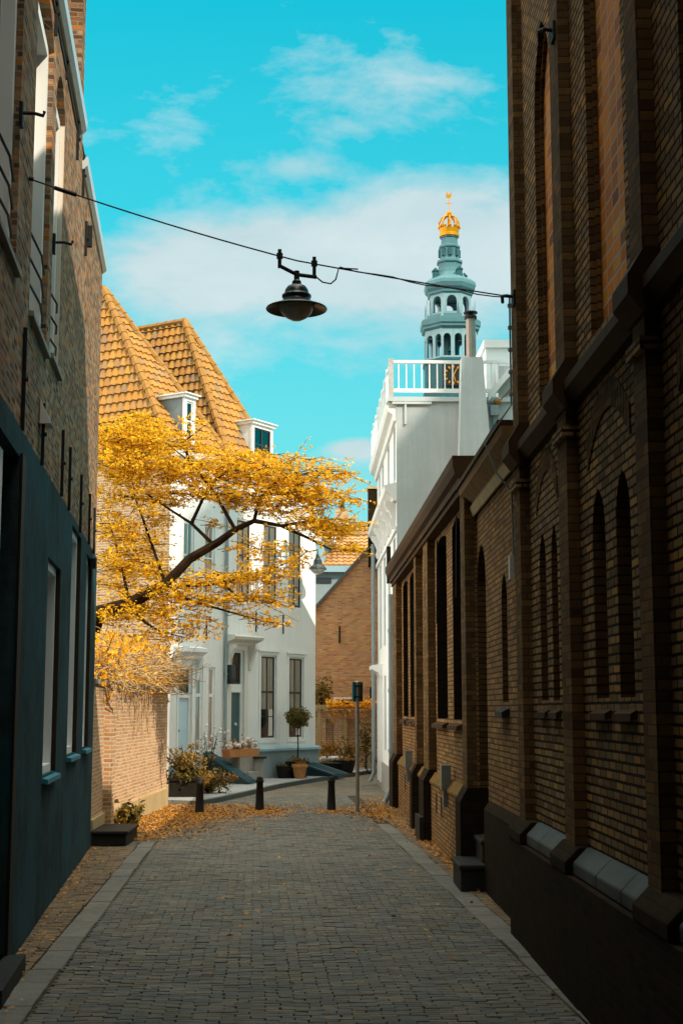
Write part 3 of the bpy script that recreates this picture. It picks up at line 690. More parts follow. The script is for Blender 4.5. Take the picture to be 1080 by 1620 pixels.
for k, xx in enumerate((9.9, 12.9)):
    m = MB(); m.tube([(xx, -.02, 4.99), (xx, -.04, 3.6 + .2 * k)], .012, 6); m.build('wall_anchor', M['iron'], an)

# doorsteps on the right
for (x0, x1, y0, y1, h, lab) in ((1.72, 2.08, 17.55, 18.6, .34, 'larger lower dark stone doorstep with worn pale edge at the foot of the brick link'), (2.0, 2.12, 17.7, 18.55, .62, 'smaller upper dark stone doorstep against the arched doorway on the right')):
    m = MB(); m.box(x0 + .02, x1, y0 + .02, y1 - .02, 0, h - .07); m.box(x0, x1, y0, y1, h - .068, h)
    tag(m.build('doorstep', M['dark_stone'], bevel=.02), lab, 'doorstep', 'stone doorsteps on the right')

# conduit and junction box on the church corner
cd = thing('electric_conduit', 'thin vertical cable conduit with clips and small grey box on the church corner', 'conduit', (1.99, 14.31, 0))
m = MB(); m.tube([(0, 0, 6.45), (0, 0, 5.3), (-.1, 0, 5.16), (-.27, .05, 4.9), (-.15, .02, 4.58), (-.01, 0, 4.4), (0, 0, 3.6)], .011, 6); m.build('conduit', M['galv'], cd)
m = MB(); z = 3.75
while z < 6.4:
    if not 4.4 < z < 5.3: m.tube([(0, 0, z), (0, 0, z + .035)], .026, 6)
    z += .235
m.build('clip', M['galv'], cd)
m = MB(); m.box(-.05, .0, -.03, .04, 3.5, 3.74); m.build('junction_box', M['zinc'], cd)
m = MB(); m.tube([(.02, 0, 3.42), (.03, .02, 3.2), (.09, .02, 3.13), (.14, .02, 3.2)], .010, 5); m.build('loose_wire', M['iron'], cd)

# ================================================================== brick house on the left
lh = thing('brick_townhouse', 'weathered brick townhouse with teal plastered base and tall white windows along the left', 'house', (-1.52, 0, 0), R(90 + 5.177))
lo = [op(11.0, 12.42, .15, 4.4, .34), op(15.25, 16.72, 1.5, 3.82, .16), op(18.3, 19.78, 1.62, 4.56, .16), op(21.0, 22.1, 1.64, 4.48, .12), op(6.9, 8.3, 1.4, 3.9, .16), op(2.6, 4.0, 1.4, 3.9, .16), op(-1.2, .2, 1.4, 3.9, .16)]
hi = [op(10.5, 11.92, 5.95, 9.25, .15, 'seg', 8.98), op(13.0, 14.6, 5.9, 9.52, .17, 'seg', 9.2), op(15.0, 16.06, 6.0, 9.32, .17, 'seg', 9.0), op(7.0, 8.4, 5.95, 9.25, .15, 'seg', 8.98), op(3, 4.4, 5.95, 9.25, .15, 'seg', 8.98), op(-1, .4, 5.95, 9.25, .15, 'seg', 8.98)]
LE = 23.35; LT = 9.72
m = MB(); wall(m, -22, LE, 4.66, LT, hi); m.poly([(LE, 0, 0), (LE, 0, LT), (LE, 8, LT), (LE, 8, 0)]); m.poly([(-22, 0, 0), (-22, 0, LT), (-22, 8, LT), (-22, 8, 0)]); m.poly([(-22, 8, 0), (LE, 8, 0), (LE, 8, LT), (-22, 8, LT)])
m.build('wall', M['brick_left'], lh)
m = MB(); wall(m, -22, LE + .02, 0, 4.66, lo, -.025); m.poly([(-22, -.025, 4.66), (LE, -.025, 4.66), (LE, .0, 4.66), (-22, 0, 4.66)]); m.poly([(LE + .02, -.025, 0), (LE + .02, .5, 0), (LE + .02, .5, 4.66), (LE + .02, -.025, 4.66)])
m.build('plaster_base', M['teal'], lh)
for k, o in enumerate(lo):
    if k == 0:
        m = MB(); m.box(o['x0'] + .1, o['x0'] + .74, .03, .1, 2.45, 4.33); d_ = m.build('door_light', M['white_paint'], lh)
        m = MB(); m.box(o['x0'] + .0, o['x0'] + .74, .03, .1, .15, 2.44); m.build('door_leaf', M['dark_wood'], lh)
        m = MB(); m.box(o['x0'] + .9, o['x1'], .30, .32, .15, 4.4); m.build('door', M['dark_wood'], lh)
        m = MB(); m.box(o['x0'] - .1, o['x1'] + .06, -.2, .3, 0, .15); m.build('doorstep', M['dark_stone'], lh)
        m = MB(); m.box(o['x1'] + .002, o['x1'] + .26, -.055, -.027, .0, 4.43); m.build('door_jamb', M['iron'], lh)
        continue
    fw = window(lh, o['x0'], o['x1'], o['z0'], o['z1'], .025, M['white_paint'], 2, [(o['z0'] + (o['z1'] - o['z0']) * .62, .05)], .09, .05, M['white_paint'], 'curtain', deep=.17)
    s = MB(); s.profile_x(o['x0'] - .04, o['x1'] + .04, [(.07, o['z0']), (.07, o['z0'] - .06), (-.09, o['z0'] - .08), (-.09, o['z0'] - .03)]); s.build('sill', M['teal_trim'], fw)
    s = MB(); s.box(o['x1'] - .008, o['x1'] - .002, -.03, .024, o['z0'], o['z1']); s.build('reveal', M['dark_wood'], fw)
for k, o in enumerate(hi):
    fw = window(lh, o['x0'], o['x1'], o['z0'], o['zs'] + .02, .06, M['white_paint'], 2, [(o['z0'] + (o['zs'] - o['z0']) * .55, .05)], .11, .05, M['white_paint'], 'curtain', deep=.14)
    s = MB(); s.box(o['x0'], o['x1'], .115, .16, o['zs'] + .022, o['z1']); s.build('lintel_board', M['white_paint'], fw)
    s = MB(); s.profile_x(o['x0'] - .03, o['x1'] + .03, [(.09, o['z0']), (.09, o['z0'] - .06), (-.05, o['z0'] - .07), (-.05, o['z0'] - .02)]); s.build('sill', M['stone'], fw)
    if k == 2:
        s = MB(); s.box(o['x1'] - .012, o['x1'] - .003, .004, .058, o['z0'], o['zs'] - .02); s.build('reveal', M['plaster'], fw)
    if k in (0, 1, 2):
        gb = MB()
        for zz in (6.2, 6.45, 6.7): gb.tube([(o['x0'] + .1, .03, zz), ((o['x0'] + o['x1']) / 2, -.015, zz - .02), (o['x1'] - .1, .03, zz)], .012, 5)
        gb.build('guard_rail', M['iron'], fw)
for (u, za, zb) in ((12.62, 4.67, 5.62), (14.15, 4.62, 5.25), (16.4, 4.64, 5.42), (17.45, 4.62, 5.41), (19.35, 4.58, 5.38), (21.1, 4.62, 5.38), (22.2, 4.6, 5.32), (14.5, 9.35, 9.85), (15.9, 9.5, 9.99), (17.62, 9.2, 9.75), (18.7, 9.1, 9.7), (19.4, 8.5, 9.0), (9.4, 4.64, 5.42)):
    m = MB(); yo = -.027 if za < 4.66 else -.002; m.box(u - .018, u + .018, yo - .035, yo, za, zb); m.tube([(u, yo, (za + zb) / 2), (u, yo - .055, (za + zb) / 2)], .022, 6); m.build('wall_anchor', M['iron'], lh)
m = MB(); m.prism([(14.1, -.01, 5.30), (14.1, -.13, 5.04), (14.1, -.01, 5.04)], (.26, 0, 0)); m.build('wall_light', M['white_paint'], lh)
for u, z in ((11.85, 7.33), (15.0, 7.22)):
    m = MB(); m.box(u - .04, u + .04, -.03, 0, z - .13, z + .09); m.tube([(u, -.03, z), (u + .02, -.12, z + .01), (u + .02, -.2, z - .01), (u + .02, -.21, z + .03)], .016, 6); m.build('wall_hook', M['iron'], lh)
def gutter(x0, x1, z, out):
    m = MB(); m.profile_x(x0, x1, [(.1, z - .02), (-out, z - .02), (-out - .05, z + .03), (-out - .06, z + .15), (-out - .03, z + .15), (-out, z + .1), (.1, z + .1)]); gt = m.build('gutter', M['zinc'], lh)
    m = MB(); m.profile_x(x0, x1 - .05, [(.05, z - .14), (-out + .03, z - .14), (-out + .03, z - .021), (.05, z - .021)]); m.build('eave_board', M['dark_wood'], gt)
gutter(-22, 18.05, 9.74, .045); gutter(18.65, LE + .03, 9.5, .02)
m = MB(); m.box(-21.9, 12.9, .02, 7.9, LT + .01, 18); m.build('added_upper_block', M['brick_left'], lh)  # unseen upper block added to keep sky light off the near alley
m = MB(); m.box(18.1, 18.6, .0, 4, LT + .01, 15.5); m.build('gable_parapet', M['brick_left'], lh)
m = MB(); m.prism([(-22, 0, LT + .14), (-22, 8, LT + .14), (-22, 4, 15)], (40, 0, 0)); m.prism([(18.65, 0, LT + .12), (18.65, 8, LT + .12), (18.65, 4, 13.5)], (LE - 18.65, 0, 0)); m.build('roof', M['tile_dark'], lh)
m = MB(); m.box(21.9, 22.1, -.1, -.02, 4.35, 4.5); m.build('vent_hood', M['iron'], lh)
m = MB(); m.box(19.42, 19.5, -.1, -.02, 8.65, 8.95); m.build('vent_hood', M['iron'], lh)
# stone step at the far end of the house
m = MB(); m.box(-3.62, -3.06, 23.45, 24.9, 0, .2); m.box(-3.64, -3.03, 23.42, 24.92, .2, .26)
tag(m.build('stone_step', M['dark_stone'], bevel=.02), 'low dark stone step beyond the teal house at the start of the garden wall', 'step')

# ================================================================== garden wall on the left
GP = [(-3.66, 23.5), (-3.74, 25.6), (-3.42, 33.0), (-4.14, 40.0)]
gw = thing('garden_wall', 'reddish brick garden wall with mossy pier under the overhanging vine on the left', 'wall', (0, 0, 0))
m = MB(); base = MB(); cop = MB()
for (ax, ay), (bx, by) in zip(GP, GP[1:]):
    d = Vector((bx - ax, by - ay, 0)).normalized(); q = Vector((-d.y, d.x, 0))
    A, B = Vector((ax, ay, 0)), Vector((bx, by, 0))
    m.prism([A, B, B + q * .25, A + q * .25], (0, 0, 2.62))
    base.prism([A - q * .05 + d * .03, B - q * .05 - d * .03, B + q * .02 - d * .03, A + q * .02 + d * .03], (0, 0, .42))
    cop.prism([A - q * .05 + Vector((0, 0, 2.622)), B - q * .05 + Vector((0, 0, 2.622)), B + q * .3 + Vector((0, 0, 2.622)), A + q * .3 + Vector((0, 0, 2.622))], (0, 0, .07))
m.build('wall', M['brick_garden'], gw); base.build('base', M['gutter_wood'], gw); cop.build('coping', M['stone'], gw)
m = MB(); m.box(-3.82, -3.58, 25.35, 25.75, 0, 2.72); m.build('pier', M['brick_side'], gw)

# ================================================================== the two white houses at the bend
AX, AY, ROT = -4.1, 40.2, math.atan2(6.3, 4.05)
FL = 7.49
def facade(name, label, x0, x1, ez, ops, mat):
    t = thing(name, label, 'house', (AX, AY, 0), ROT)
    m = MB(); wall(m, x0, x1, 0, ez, ops); return t, m
# --- narrow house
opsA = [op(.36, .98, .7, 3.4, .16), op(1.14, 1.5, .95, 3.46, .12), op(1.75, 2.08, .95, 3.42, .12), op(.5, 1.0, 5.5, 7.6, .1), op(1.5, 2.0, 5.5, 7.6, .1)]
ha, m = facade('narrow_house', 'narrow white house with pale blue door and brick side wall behind the golden tree', 0, 2.47, 9.5, opsA, None)
m.build('wall', M['white_wall'], ha)
m = MB(); m.poly([(0, 0, 0), (0, 0, 9.5), (0, 9, 9.5), (0, 9, 0)]); m.build('side_wall', M['brick_side'], ha)
m = MB(); m.box(-.02, .02, -.014, .10, .4, 9.5); m.build('quoin', M['white_wall'], ha)
m = MB(); m.box(-.03, .32, -.04, .0, 0, .62); m.build('plinth', M['blue_plinth'], ha)
m = MB(); m.box(1.02, 2.44, -.04, 0, 0, .5); m.build('plinth', M['blue_plinth'], ha)
m = MB(); m.box(.36, .42, .05, .12, .7, 3.4); m.box(.92, .98, .05, .12, .7, 3.4); m.box(.42, .92, .05, .12, 2.52, 2.66); m.box(.42, .92, .05, .12, 3.32, 3.4); df = m.build('door_frame', M['white_paint'], ha)
m = MB(); m.box(.42, .92, .10, .14, .7, 2.52)
for z0, z1 in ((.85, 1.45), (1.6, 2.35)): m.box(.5, .84, .09, .099, z0, z1)
d_ = m.build('door', M['door_blue'], ha); m = MB(); m.ball((.48, .07, 1.6), .035); m.build('handle', M['iron'], d_)
m = MB(); m.box(.42, .92, .08, .09, 2.66, 3.32); m.build('pane', M['dark_glass'], df)
for o in opsA[1:3]: window(ha, o['x0'], o['x1'], o['z0'], o['z1'], .03, M['white_paint'], 1, [(2.6, .1)], .05, .035, M['white_paint'], 'full')
for o in opsA[3:]: window(ha, o['x0'], o['x1'], o['z0'], o['z1'], .04, M['white_paint'], 2, [(6.6, .04)], .05, .035, M['white_paint'], 'curtain')
m = MB(); m.profile_x(.14, 1.4, [(0, 3.62), (-.06, 3.62), (-.08, 3.72), (-.26, 3.82), (-.26, 3.93), (0, 3.98)]); cn = m.build('door_cornice', M['white_paint'], ha)
for xx in (.22, 1.14):
    m = MB(); m.profile_x(xx, xx + .12, [(0, 3.0), (-.05, 3.05), (-.08, 3.3), (-.16, 3.5), (-.2, 3.62), (0, 3.62)])
    m.build('console', M['white_paint'], cn)
for xx in (.3, .98):
    m = MB(); m.box(xx, xx + .06, -.03, 0, .7, 3.5); m.build('door_pilaster', M['white_paint'], ha)
m = MB(); m.box(1.6, 1.64, -.03, 0, 4.2, 4.75); m.build('wall_anchor', M['iron'], ha)
m = MB(); m.profile_x(-.05, 2.5, [(0, 9.2), (-.1, 9.25), (-.25, 9.4), (-.3, 9.55), (0, 9.55)]); m.build('cornice', M['white_paint'], ha)
rA = Vector((1.5, 4.1, 15.3)); rA2 = Vector((1.5, 11, 15.3)); e0 = 9.5
tiles('roof', M['tile'], ha, [(0, 11, e0), (0, 0, e0), rA, rA2])
tiles('roof', M['tile'], ha, [(0, 0, e0), (3.0, 0, e0), rA])
m = MB(); m.prism([(3.0, 0, e0), (3.0, 11, e0), rA2, rA], (.01, 0, -.02)); m.build('back_roof', M['tile_dark'], ha)
m = MB(); hip_tiles(m, Vector((0, 0, e0 + .04)), rA + Vector((0, 0, .05))); hip_tiles(m, rA + Vector((0, 0, .05)), rA2 + Vector((0, 0, .05))); hip_tiles(m, Vector((3.0, 0, e0 + .04)), rA + Vector((0, 0, .05))); m.build('ridge_tiles', M['ridge'], ha)
m = MB(); m.tube([(.55, 5.6, 11.9), (.42, 5.6, 12.6)], .09, 8); m.build('skylight_vent', M['zinc'], ha)
# --- wider house
opsB = [op(2.84, 3.48, .86, 3.95, .14), op(4.40, 5.25, 1.28, 3.86, .13), op(5.94, 6.79, 1.28, 3.84, .13), op(3.1, 3.85, 5.4, 7.95, .12), op(4.5, 5.3, 5.4, 7.95, .12), op(5.9, 6.68, 5.38, 7.95, .12)]
hb, m = facade('white_house', 'white two storey house with tall dark sash windows and teal door at the bend', 2.47, FL, 9.5, opsB, None)
m.poly([(FL, 0, 0), (FL, 9, 0), (FL, 9, 9.5), (FL, 0, 9.5)]); m.build('wall', M['white_wall'], hb)
m = MB(); m.profile_x(3.86, FL + .03, [(0.02, 0), (-.12, 0), (-.12, .93), (0.02, .93)]); m.build('plinth', M['blue_plinth'], hb)
m = MB(); m.profile_x(3.84, FL + .06, [(.0, .932), (-.2, .932), (-.2, 1.0), (-.0, 1.06)]); m.build('plinth_cap', M['blue_paint'], hb)
m = MB(); m.box(2.84, 2.9, .04, .12, .86, 3.95); m.box(3.42, 3.48, .04, .12, .86, 3.95); m.box(2.9, 3.42, .03, .12, 2.70, 2.94); m.box(2.9, 3.42, .04, .12, 3.88, 3.95); df = m.build('door_frame', M['white_paint'], hb)
m = MB(); m.box(2.9, 3.42, .09, .13, .86, 2.70); m.box(2.97, 3.35, .082, .089, 1.0, 1.5); d_ = m.build('door', M['door_teal'], hb)
m = MB(); m.ball((3.2, .06, 1.75), .05); m.build('handle', M['zinc'], d_)
m = MB(); m.poly([(2.9, .08, 2.94), (3.42, .08, 2.94), (3.42, .08, 3.88), (2.9, .08, 3.88)]); m.build('pane', M['glass'], df)
m = MB(); m.box(2.9, 2.95, .07, .1, 2.94, 3.88); m.box(3.37, 3.42, .07, .1, 2.94, 3.88); m.box(3.14, 3.18, .07, .1, 2.94, 3.88); m.box(2.95, 3.37, .07, .1, 2.94, 2.99); m.build('sash', M['dark_frame'], df)
m = MB(); m.box(2.88, 3.44, .135, .139, 2.9, 3.9); m.build('dark_backing', M['dark_glass'], df)  # dark sheet in place of the unlit hall
m = MB(); m.box(2.62, 2.83, -.05, 0, .5, 3.95); m.box(3.49, 3.7, -.05, 0, .5, 3.95); m.box(2.62, 3.7, -.05, 0, 3.952, 4.1); m.build('door_pilaster', M['cream_wall'], hb)
m = MB(); m.profile_x(2.5, 3.98, [(0, 4.1), (-.1, 4.1), (-.14, 4.18), (-.38, 4.26), (-.42, 4.34), (-.4, 4.38), (0, 4.42)]); cn = m.build('door_cornice', M['cream_wall'], hb)
for xx in (2.56, 3.66):
    m = MB(); m.profile_x(xx, xx + .14, [(-.05, 3.35), (-.1, 3.38), (-.13, 3.6), (-.24, 3.85), (-.32, 4.0), (-.32, 4.1), (-.05, 4.1)])
    m.build('console', M['cream_wall'], cn)
m = MB(); m.box(2.55, 2.75, -.26, -.06, 3.1, 3.5); m.prism([(2.55, -.26, 3.1), (2.75, -.26, 3.1), (2.72, -.22, 2.94), (2.58, -.22, 2.94)], (0, .16, 0)); m.build('porch_lantern', M['dark_metal'], hb)
for k, o in enumerate(opsB[1:]):
    zz = o['z0'] + (o['z1'] - o['z0']) * .56
    bars = [(zz, .06), (o['z0'] + (o['z1'] - o['z0']) * .27, .025)]
    fw = window(hb, o['x0'], o['x1'], o['z0'], o['z1'], .03, M['white_paint'], 2, bars, .05, .045, M['dark_frame'], 'curtain' if k < 2 else 'full')
    if k < 2:
        s = MB(); s.box(o['x0'] - .1, o['x0'], -.02, .02, o['z0'] - .1, o['z1'] + .1); s.box(o['x1'], o['x1'] + .1, -.02, .02, o['z0'] - .1, o['z1'] + .1); s.box(o['x0'], o['x1'], -.02, .02, o['z1'], o['z1'] + .1); s.box(o['x0'], o['x1'], -.02, .03, o['z0'] - .1, o['z0'])
        s.box(o['x0'] - .14, o['x1'] + .14, -.06, -.021, o['z1'] + .1, o['z1'] + .16); s.build('architrave', M['white_paint'], fw)
m = MB(); m.tube([(2.50, -.08, 9.2), (2.50, -.08, .5), (2.50, -.16, .4)], .045, 8)
for zz in (1.5, 3.2, 5, 7): m.tube([(2.50, -.08, zz), (2.50, -.08, zz + .06)], .058, 8)
m.build('downpipe', M['pipe_grey'], hb)
for xx in (4.12, 5.6): 
    m = MB(); m.box(xx - .02, xx + .02, -.03, 0, 4.55, 5.15); m.build('wall_anchor', M['iron'], hb)
m = MB(); m.profile_x(2.45, FL + .12, [(0, 9.1), (-.1, 9.15), (-.3, 9.4), (-.36, 9.58), (0, 9.58)]); m.build('cornice', M['white_paint'], hb)
rB = Vector((4.15, 2.95, 14.7)); rB2 = Vector((4.15, 11, 14.7)); lb, rb = 2.75, 5.6
tiles('roof', M['tile'], hb, [(lb, 11, e0), (lb, 0, e0), rB, rB2])
tiles('roof', M['tile'], hb, [(lb, 0, e0), (rb, 0, e0), rB])
m = MB(); m.prism([(rb, 0, e0), (rb, 11, e0), rB2, rB], (.01, 0, -.02)); m.box(rb + .02, FL, .05, 8.9, e0, e0 + .12); m.build('back_roof', M['tile_dark'], hb)
m = MB(); hip_tiles(m, Vector((lb, 0, e0 + .05)), rB + Vector((0, 0, .06))); hip_tiles(m, rB + Vector((0, 0, .06)), rB2 + Vector((0, 0, .06))); hip_tiles(m, Vector((rb, 0, e0 + .05)), rB + Vector((0, 0, .06))); m.build('ridge_tiles', M['ridge'], hb)
m = MB(); m.tube([(3.9, 6.1, 14.0), (3.9, 6.1, 14.95)], .16, 10); v_ = m.build('flue_pipe', M['zinc'], hb); m = MB(); m.lathe((3.9, 6.1, 14.95), [(.2, 0), (.2, .1), (.05, .16)], 10); m.build('flue_cap', M['iron'], v_)
for px, py, Y in ((343, 586, 47.0), (333, 570, 47.5)):
    m = MB(); p = at(px, py, Y); q = Matrix.Rotation(-ROT, 3, 'Z') @ (p - Vector((AX, AY, 0)))
    m.lathe((q.x, q.y, q.z - .5), [(.1, 0), (.1, .35), (.16, .36), (.13, .5), (.03, .56)], 8)
    m.build('roof_vent', M['terracotta'], hb)
def dormer(par, x0, x1, y0, z0, z1, cheek, cols):
    m = MB(); D = 2.6
    m.poly([(x0, y0, z0), (x0, y0, z1), (x0, y0 + D, z1), (x0, y0 + D, z0)]); m.poly([(x1, y0, z0), (x1, y0 + D, z0), (x1, y0 + D, z1), (x1, y0, z1)])
    d = m.build('dormer', cheek, par)
    m = MB(); m.box(x0 - .07, x1 + .07, y0 - .1, y0 + D, z1 + .002, z1 + .09); m.box(x0 - .12, x1 + .12, y0 - .16, y0 + D, z1 + .092, z1 + .13); m.build('dormer_roof', M['white_paint'], d)
    m = MB(); m.box(x0 - .02, x0 + .1, y0 - .03, y0 + .05, z0, z1); m.box(x1 - .1, x1 + .02, y0 - .03, y0 + .05, z0, z1); m.box(x0 + .1, x1 - .1, y0 - .03, y0 + .05, z1 - .1, z1); m.box(x0 + .1, x1 - .1, y0 - .03, y0 + .05, z0, z0 + .1); m.build('dormer_front', M['white_paint'], d)
    a, b = x0 + .1, x1 - .1; c = z0 + .1; e = z1 - .1
    m = MB(); m.poly([(a, y0 + .032, c), (b, y0 + .032, c), (b, y0 + .032, e), (a, y0 + .032, e)]); m.build('dormer_pane', M['glass'], d)
    m = MB(); m.box(a, b, y0 + .16, y0 + .18, c, e); m.build('dormer_dark_backing', M['dark_glass'], d)  # dark sheet in place of the unlit dormer room
    m = MB()
    for i in range(cols + 1): xx = a + (b - a) * i / cols; m.box(xx - .03, xx + .03, y0 + .004, y0 + .028, c, e)
    m.box(a, b, y0 + .006, y0 + .026, c + (e - c) * .55, c + (e - c) * .55 + .04); m.box(a, b, y0 + .006, y0 + .026, c, c + .05); m.box(a, b, y0 + .006, y0 + .026, e - .05, e)
    m.build('dormer_sash', M['white_paint'] if cols == 1 else M['dark_frame'], d)
dormer(ha, .82, 1.30, .3, 9.75, 11.3, M['lead'], 1)
dormer(hb, 4.25, 5.35, .3, 9.7, 11.1, M['white_wall'], 2)

# lantern on the wall of the white house
wl = thing('wall_lantern', 'small grey bell shaped lantern hanging from a bracket on the white house', 'lamp', (AX, AY, 0), ROT)
m = MB(); m.lathe((6.45, -.75, 6.62), [(.30, .0), (.26, .06), (.15, .16), (.12, .3), (.08, .36), (.05, .48), (.0, .5)], 14); m.build('lamp_shade', M['dark_metal'], wl)
m = MB(); m.lathe((6.45, -.75, 6.45), [(.0, .0), (.12, .03), (.2, .1), (.24, .168)], 14); m.build('lamp_glass', M['white_glass'], wl)
m = MB(); m.tube([(6.45, 0, 7.0), (6.45, -.3, 7.2), (6.45, -.75, 7.25), (6.45, -.75, 7.1)], .02, 6); m.build('bracket', M['dark_metal'], wl)

# ================================================================== white building on the right
wb = thing('tall_white_house', 'tall white house with roof terrace railing and grey stucco end wall on the right', 'house', (1.81, 42.5, 0), R(-90 + .45))
WL = 9.1; WT = 9.5
opsW = [op(WL - 1.15, WL - .35, 7.66, 9.0, .1), op(WL - 3.7, WL - 2.8, 7.66, 9.0, .1), op(WL - 6.4, WL - 5.5, 7.66, 9.0, .1), op(.9, 1.7, 7.66, 9.0, .1)] + [op(x, x + .9, 3.9, 6.3, .1) for x in (1.2, 3.4, 5.5, 7.7)] + [op(3.4, 4.3, 1.1, 3.1, .1), op(5.5, 6.4, 1.1, 3.1, .1), op(1.3, 2.2, .2, 2.9, .12)]
m = MB(); wall(m, 0, WL, 0, WT, opsW); m.poly([(0, 0, 0), (0, 0, WT), (0, 8, WT), (0, 8, 0)]); m.build('wall', M['white_wall'], wb)
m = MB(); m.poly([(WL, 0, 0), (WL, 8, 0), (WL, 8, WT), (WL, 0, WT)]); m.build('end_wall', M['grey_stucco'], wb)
m = MB(); m.box(0, WL + .06, -.2, 8, WT + .01, WT + .12); m.build('roof_deck', M['zinc'], wb)
for o in opsW[:-1]: window(wb, o['x0'], o['x1'], o['z0'], o['z1'], .03, M['blue_paint'], 2, [((o['z0'] + o['z1']) / 2, .04)], .06, .04, M['white_paint'], 'curtain')
o = opsW[-1]; m = MB(); m.box(o['x0'], o['x1'], .1, .14, .2, 2.9); m.build('door', M['door_blue'], wb)
m = MB(); m.profile_x(1.0, 2.5, [(0, 3.1), (-.06, 3.1), (-.1, 3.2), (-.3, 3.32), (-.3, 3.42), (0, 3.46)]); m.box(1.05, 1.2, -.08, 0, .2, 3.1); m.box(2.3, 2.45, -.08, 0, .2, 3.1); m.build('door_surround', M['white_paint'], wb)
m = MB(); m.profile_x(-.15, WL - .02, [(0, 9.05), (-.06, 9.05), (-.09, 9.2), (-.2, 9.28), (-.24, 9.42), (-.24, 9.5), (0, 9.5)]); m.build('cornice', M['white_paint'], wb)
m = MB(); m.profile_x(-.1, WL - .02, [(0, 7.12), (-.08, 7.12), (-.1, 7.2), (-.27, 7.36), (-.3, 7.48), (0, 7.56)]); m.box(-.1, WL - .02, -.05, 0, 6.38, 6.5); bc = m.build('string_course', M['white_paint'], wb)
for k in range(5):
    m = MB(); x = WL - .55 - k * 1.75
    m.profile_x(x, x + .22, [(0, 6.5), (-.1, 6.5), (-.14, 6.62), (-.1, 6.75), (-.16, 6.92), (-.26, 7.05), (-.26, 7.16), (0, 7.12)]); m.build('scroll_bracket', M['white_paint'], bc)
m = MB(); m.tube([(.12, -.14, 7.1), (.12, -.14, .35), (.12, -.24, .12)], .055, 8)
for zz in (1.2, 3, 5): m.tube([(.12, -.14, zz), (.12, -.14, zz + .07)], .07, 8)
m.build('downpipe', M['pipe_grey'], wb)
m = MB(); m.tube([(WL - .28, -.14, 4.9), (WL - .28, -.14, .4), (WL - .28, -.26, .12), (WL - .28, -.3, .06)], .06, 8)
for zz in (1.2, 2.6, 4): m.tube([(WL - .28, -.14, zz), (WL - .28, -.14, zz + .08)], .075, 8)
m.build('downpipe', M['pipe_grey'], wb)
m = MB(); m.box(0, WL + .0, -.03, 0, 0, .75); m.build('plinth', M['stone'], wb)
# railing
m = MB(); zb, zt = WT + .12, 10.53
def rail_run(p, q, n, post):
    p, q = Vector(p), Vector(q); d = (q - p); L = d.length; t = d / L; s = Vector((-t.y, t.x, 0))
    def bar(a, b, w, z0, z1): m.prism([a - s * w, b - s * w, b + s * w, a + s * w], (0, 0, z1 - z0))
    for z0, h in ((zb + .12, .09), (zt - .07, .07)):
        a, b = p.copy(), q.copy(); a.z = b.z = z0; bar(a, b, .03, z0, z0 + h)
    for k in range(n + 1):
        c = p + d * k / n; w = .06 if k % post == 0 else .014; a = c - t * w; b = c + t * w; a.z = b.z = zb
        if k % post == 0: a.z = b.z = zb; bar(a, b, w, zb, zt + .03)
        else: a.z = b.z = zb + .21; bar(a, b, w, zb + .21, zt - .07)
rail_run((WL - .02, -.12, 0), (WL - .02, 2.85, 0), 16, 16)
rail_run((WL - .02, -.12, 0), (.1, -.12, 0), 40, 5)
m.build('railing', M['white_paint'], wb)
# tapered stucco chimney breast with metal flue
m = MB()
sec = [((1.44, 2.23), .46, 5.0), ((1.46, 2.21), .46, 8.2), ((1.54, 2.04), .40, 10.52)]
pr = [[(WL - .01, a, z), (WL + d, a, z), (WL + d, b, z), (WL - .01, b, z)] for (a, b), d, z in sec]
for A_, B_ in zip(pr, pr[1:]):
    for k in range(3): m.poly([A_[k], A_[k + 1], B_[k + 1], B_[k]])
    m.poly([A_[3], A_[0], B_[0], B_[3]])
m.poly(pr[-1]); cm = m.build('chimney', M['grey_stucco'], wb)
m = MB(); m.tube([(WL + .2, 1.79, 10.5), (WL + .2, 1.79, 11.5)], .115, 12); m.build('flue', M['flue'], cm)
m = MB(); m.lathe((WL + .2, 1.79, 11.5), [(.15, 0), (.15, .07), (.06, .08), (.06, .13), (.17, .14), (.17, .17), (.02, .2)], 12); m.build('flue_cap', M['iron'], cm)
m = MB(); m.box(WL + .002, WL + .2, 2.24, 2.44, 9.15, 9.4); m.tube([(WL + .1, 2.34, 9.15), (WL + .1, 2.34, 5)], .05, 8); m.build('hopper_pipe', M['pipe_grey'], wb)
m = MB(); m.prism([(WL + .02, 2.2, 9.5), (WL + .02, 3.5, 11.05), (WL + .02, 3.5, 11.25), (WL + .02, 2.2, 9.72)], (.14, 0, 0)); m.build('stair_string', M['white_paint'], wb)
m = MB(); m.prism([(WL + .006, 2.36, 9.44), (WL + .006, 2.42, 9.44), (WL + .006, 2.9, 10.05), (WL + .006, 2.9, 9.98)], (.06, 0, 0)); m.ball((WL + .1, 2.42, 9.5), .09); m.build('rusty_bracket', M['rust'], wb)
m = MB(); m.box(WL - .5, WL + .015, 2.47, 6, WT + .13, 10.4); m.build('parapet', M['grey_stucco'], wb)
m = MB(); m.box(WL - 3.5, WL - .6, 2.25, 6, WT + .12, 11.0); m.box(WL - 3.6, WL - .55, 2.2, 6, 11.002, 11.2); m.build('roof_cabin', M['white_paint'], wb)
m = MB(); m.tube([(WL + .03, .22, 9.55), (WL + .03, .22, 8.95)], .03, 6); m.box(WL + .004, WL + .06, -.1, .85, 9.44, 9.5); m.build('overflow_pipe', M['zinc'], wb)
m = MB(); m.box(WL - .8, WL - .76, -.2, -.1, 5.2, 6.1); m.build('flag_holder', M['iron'], wb)

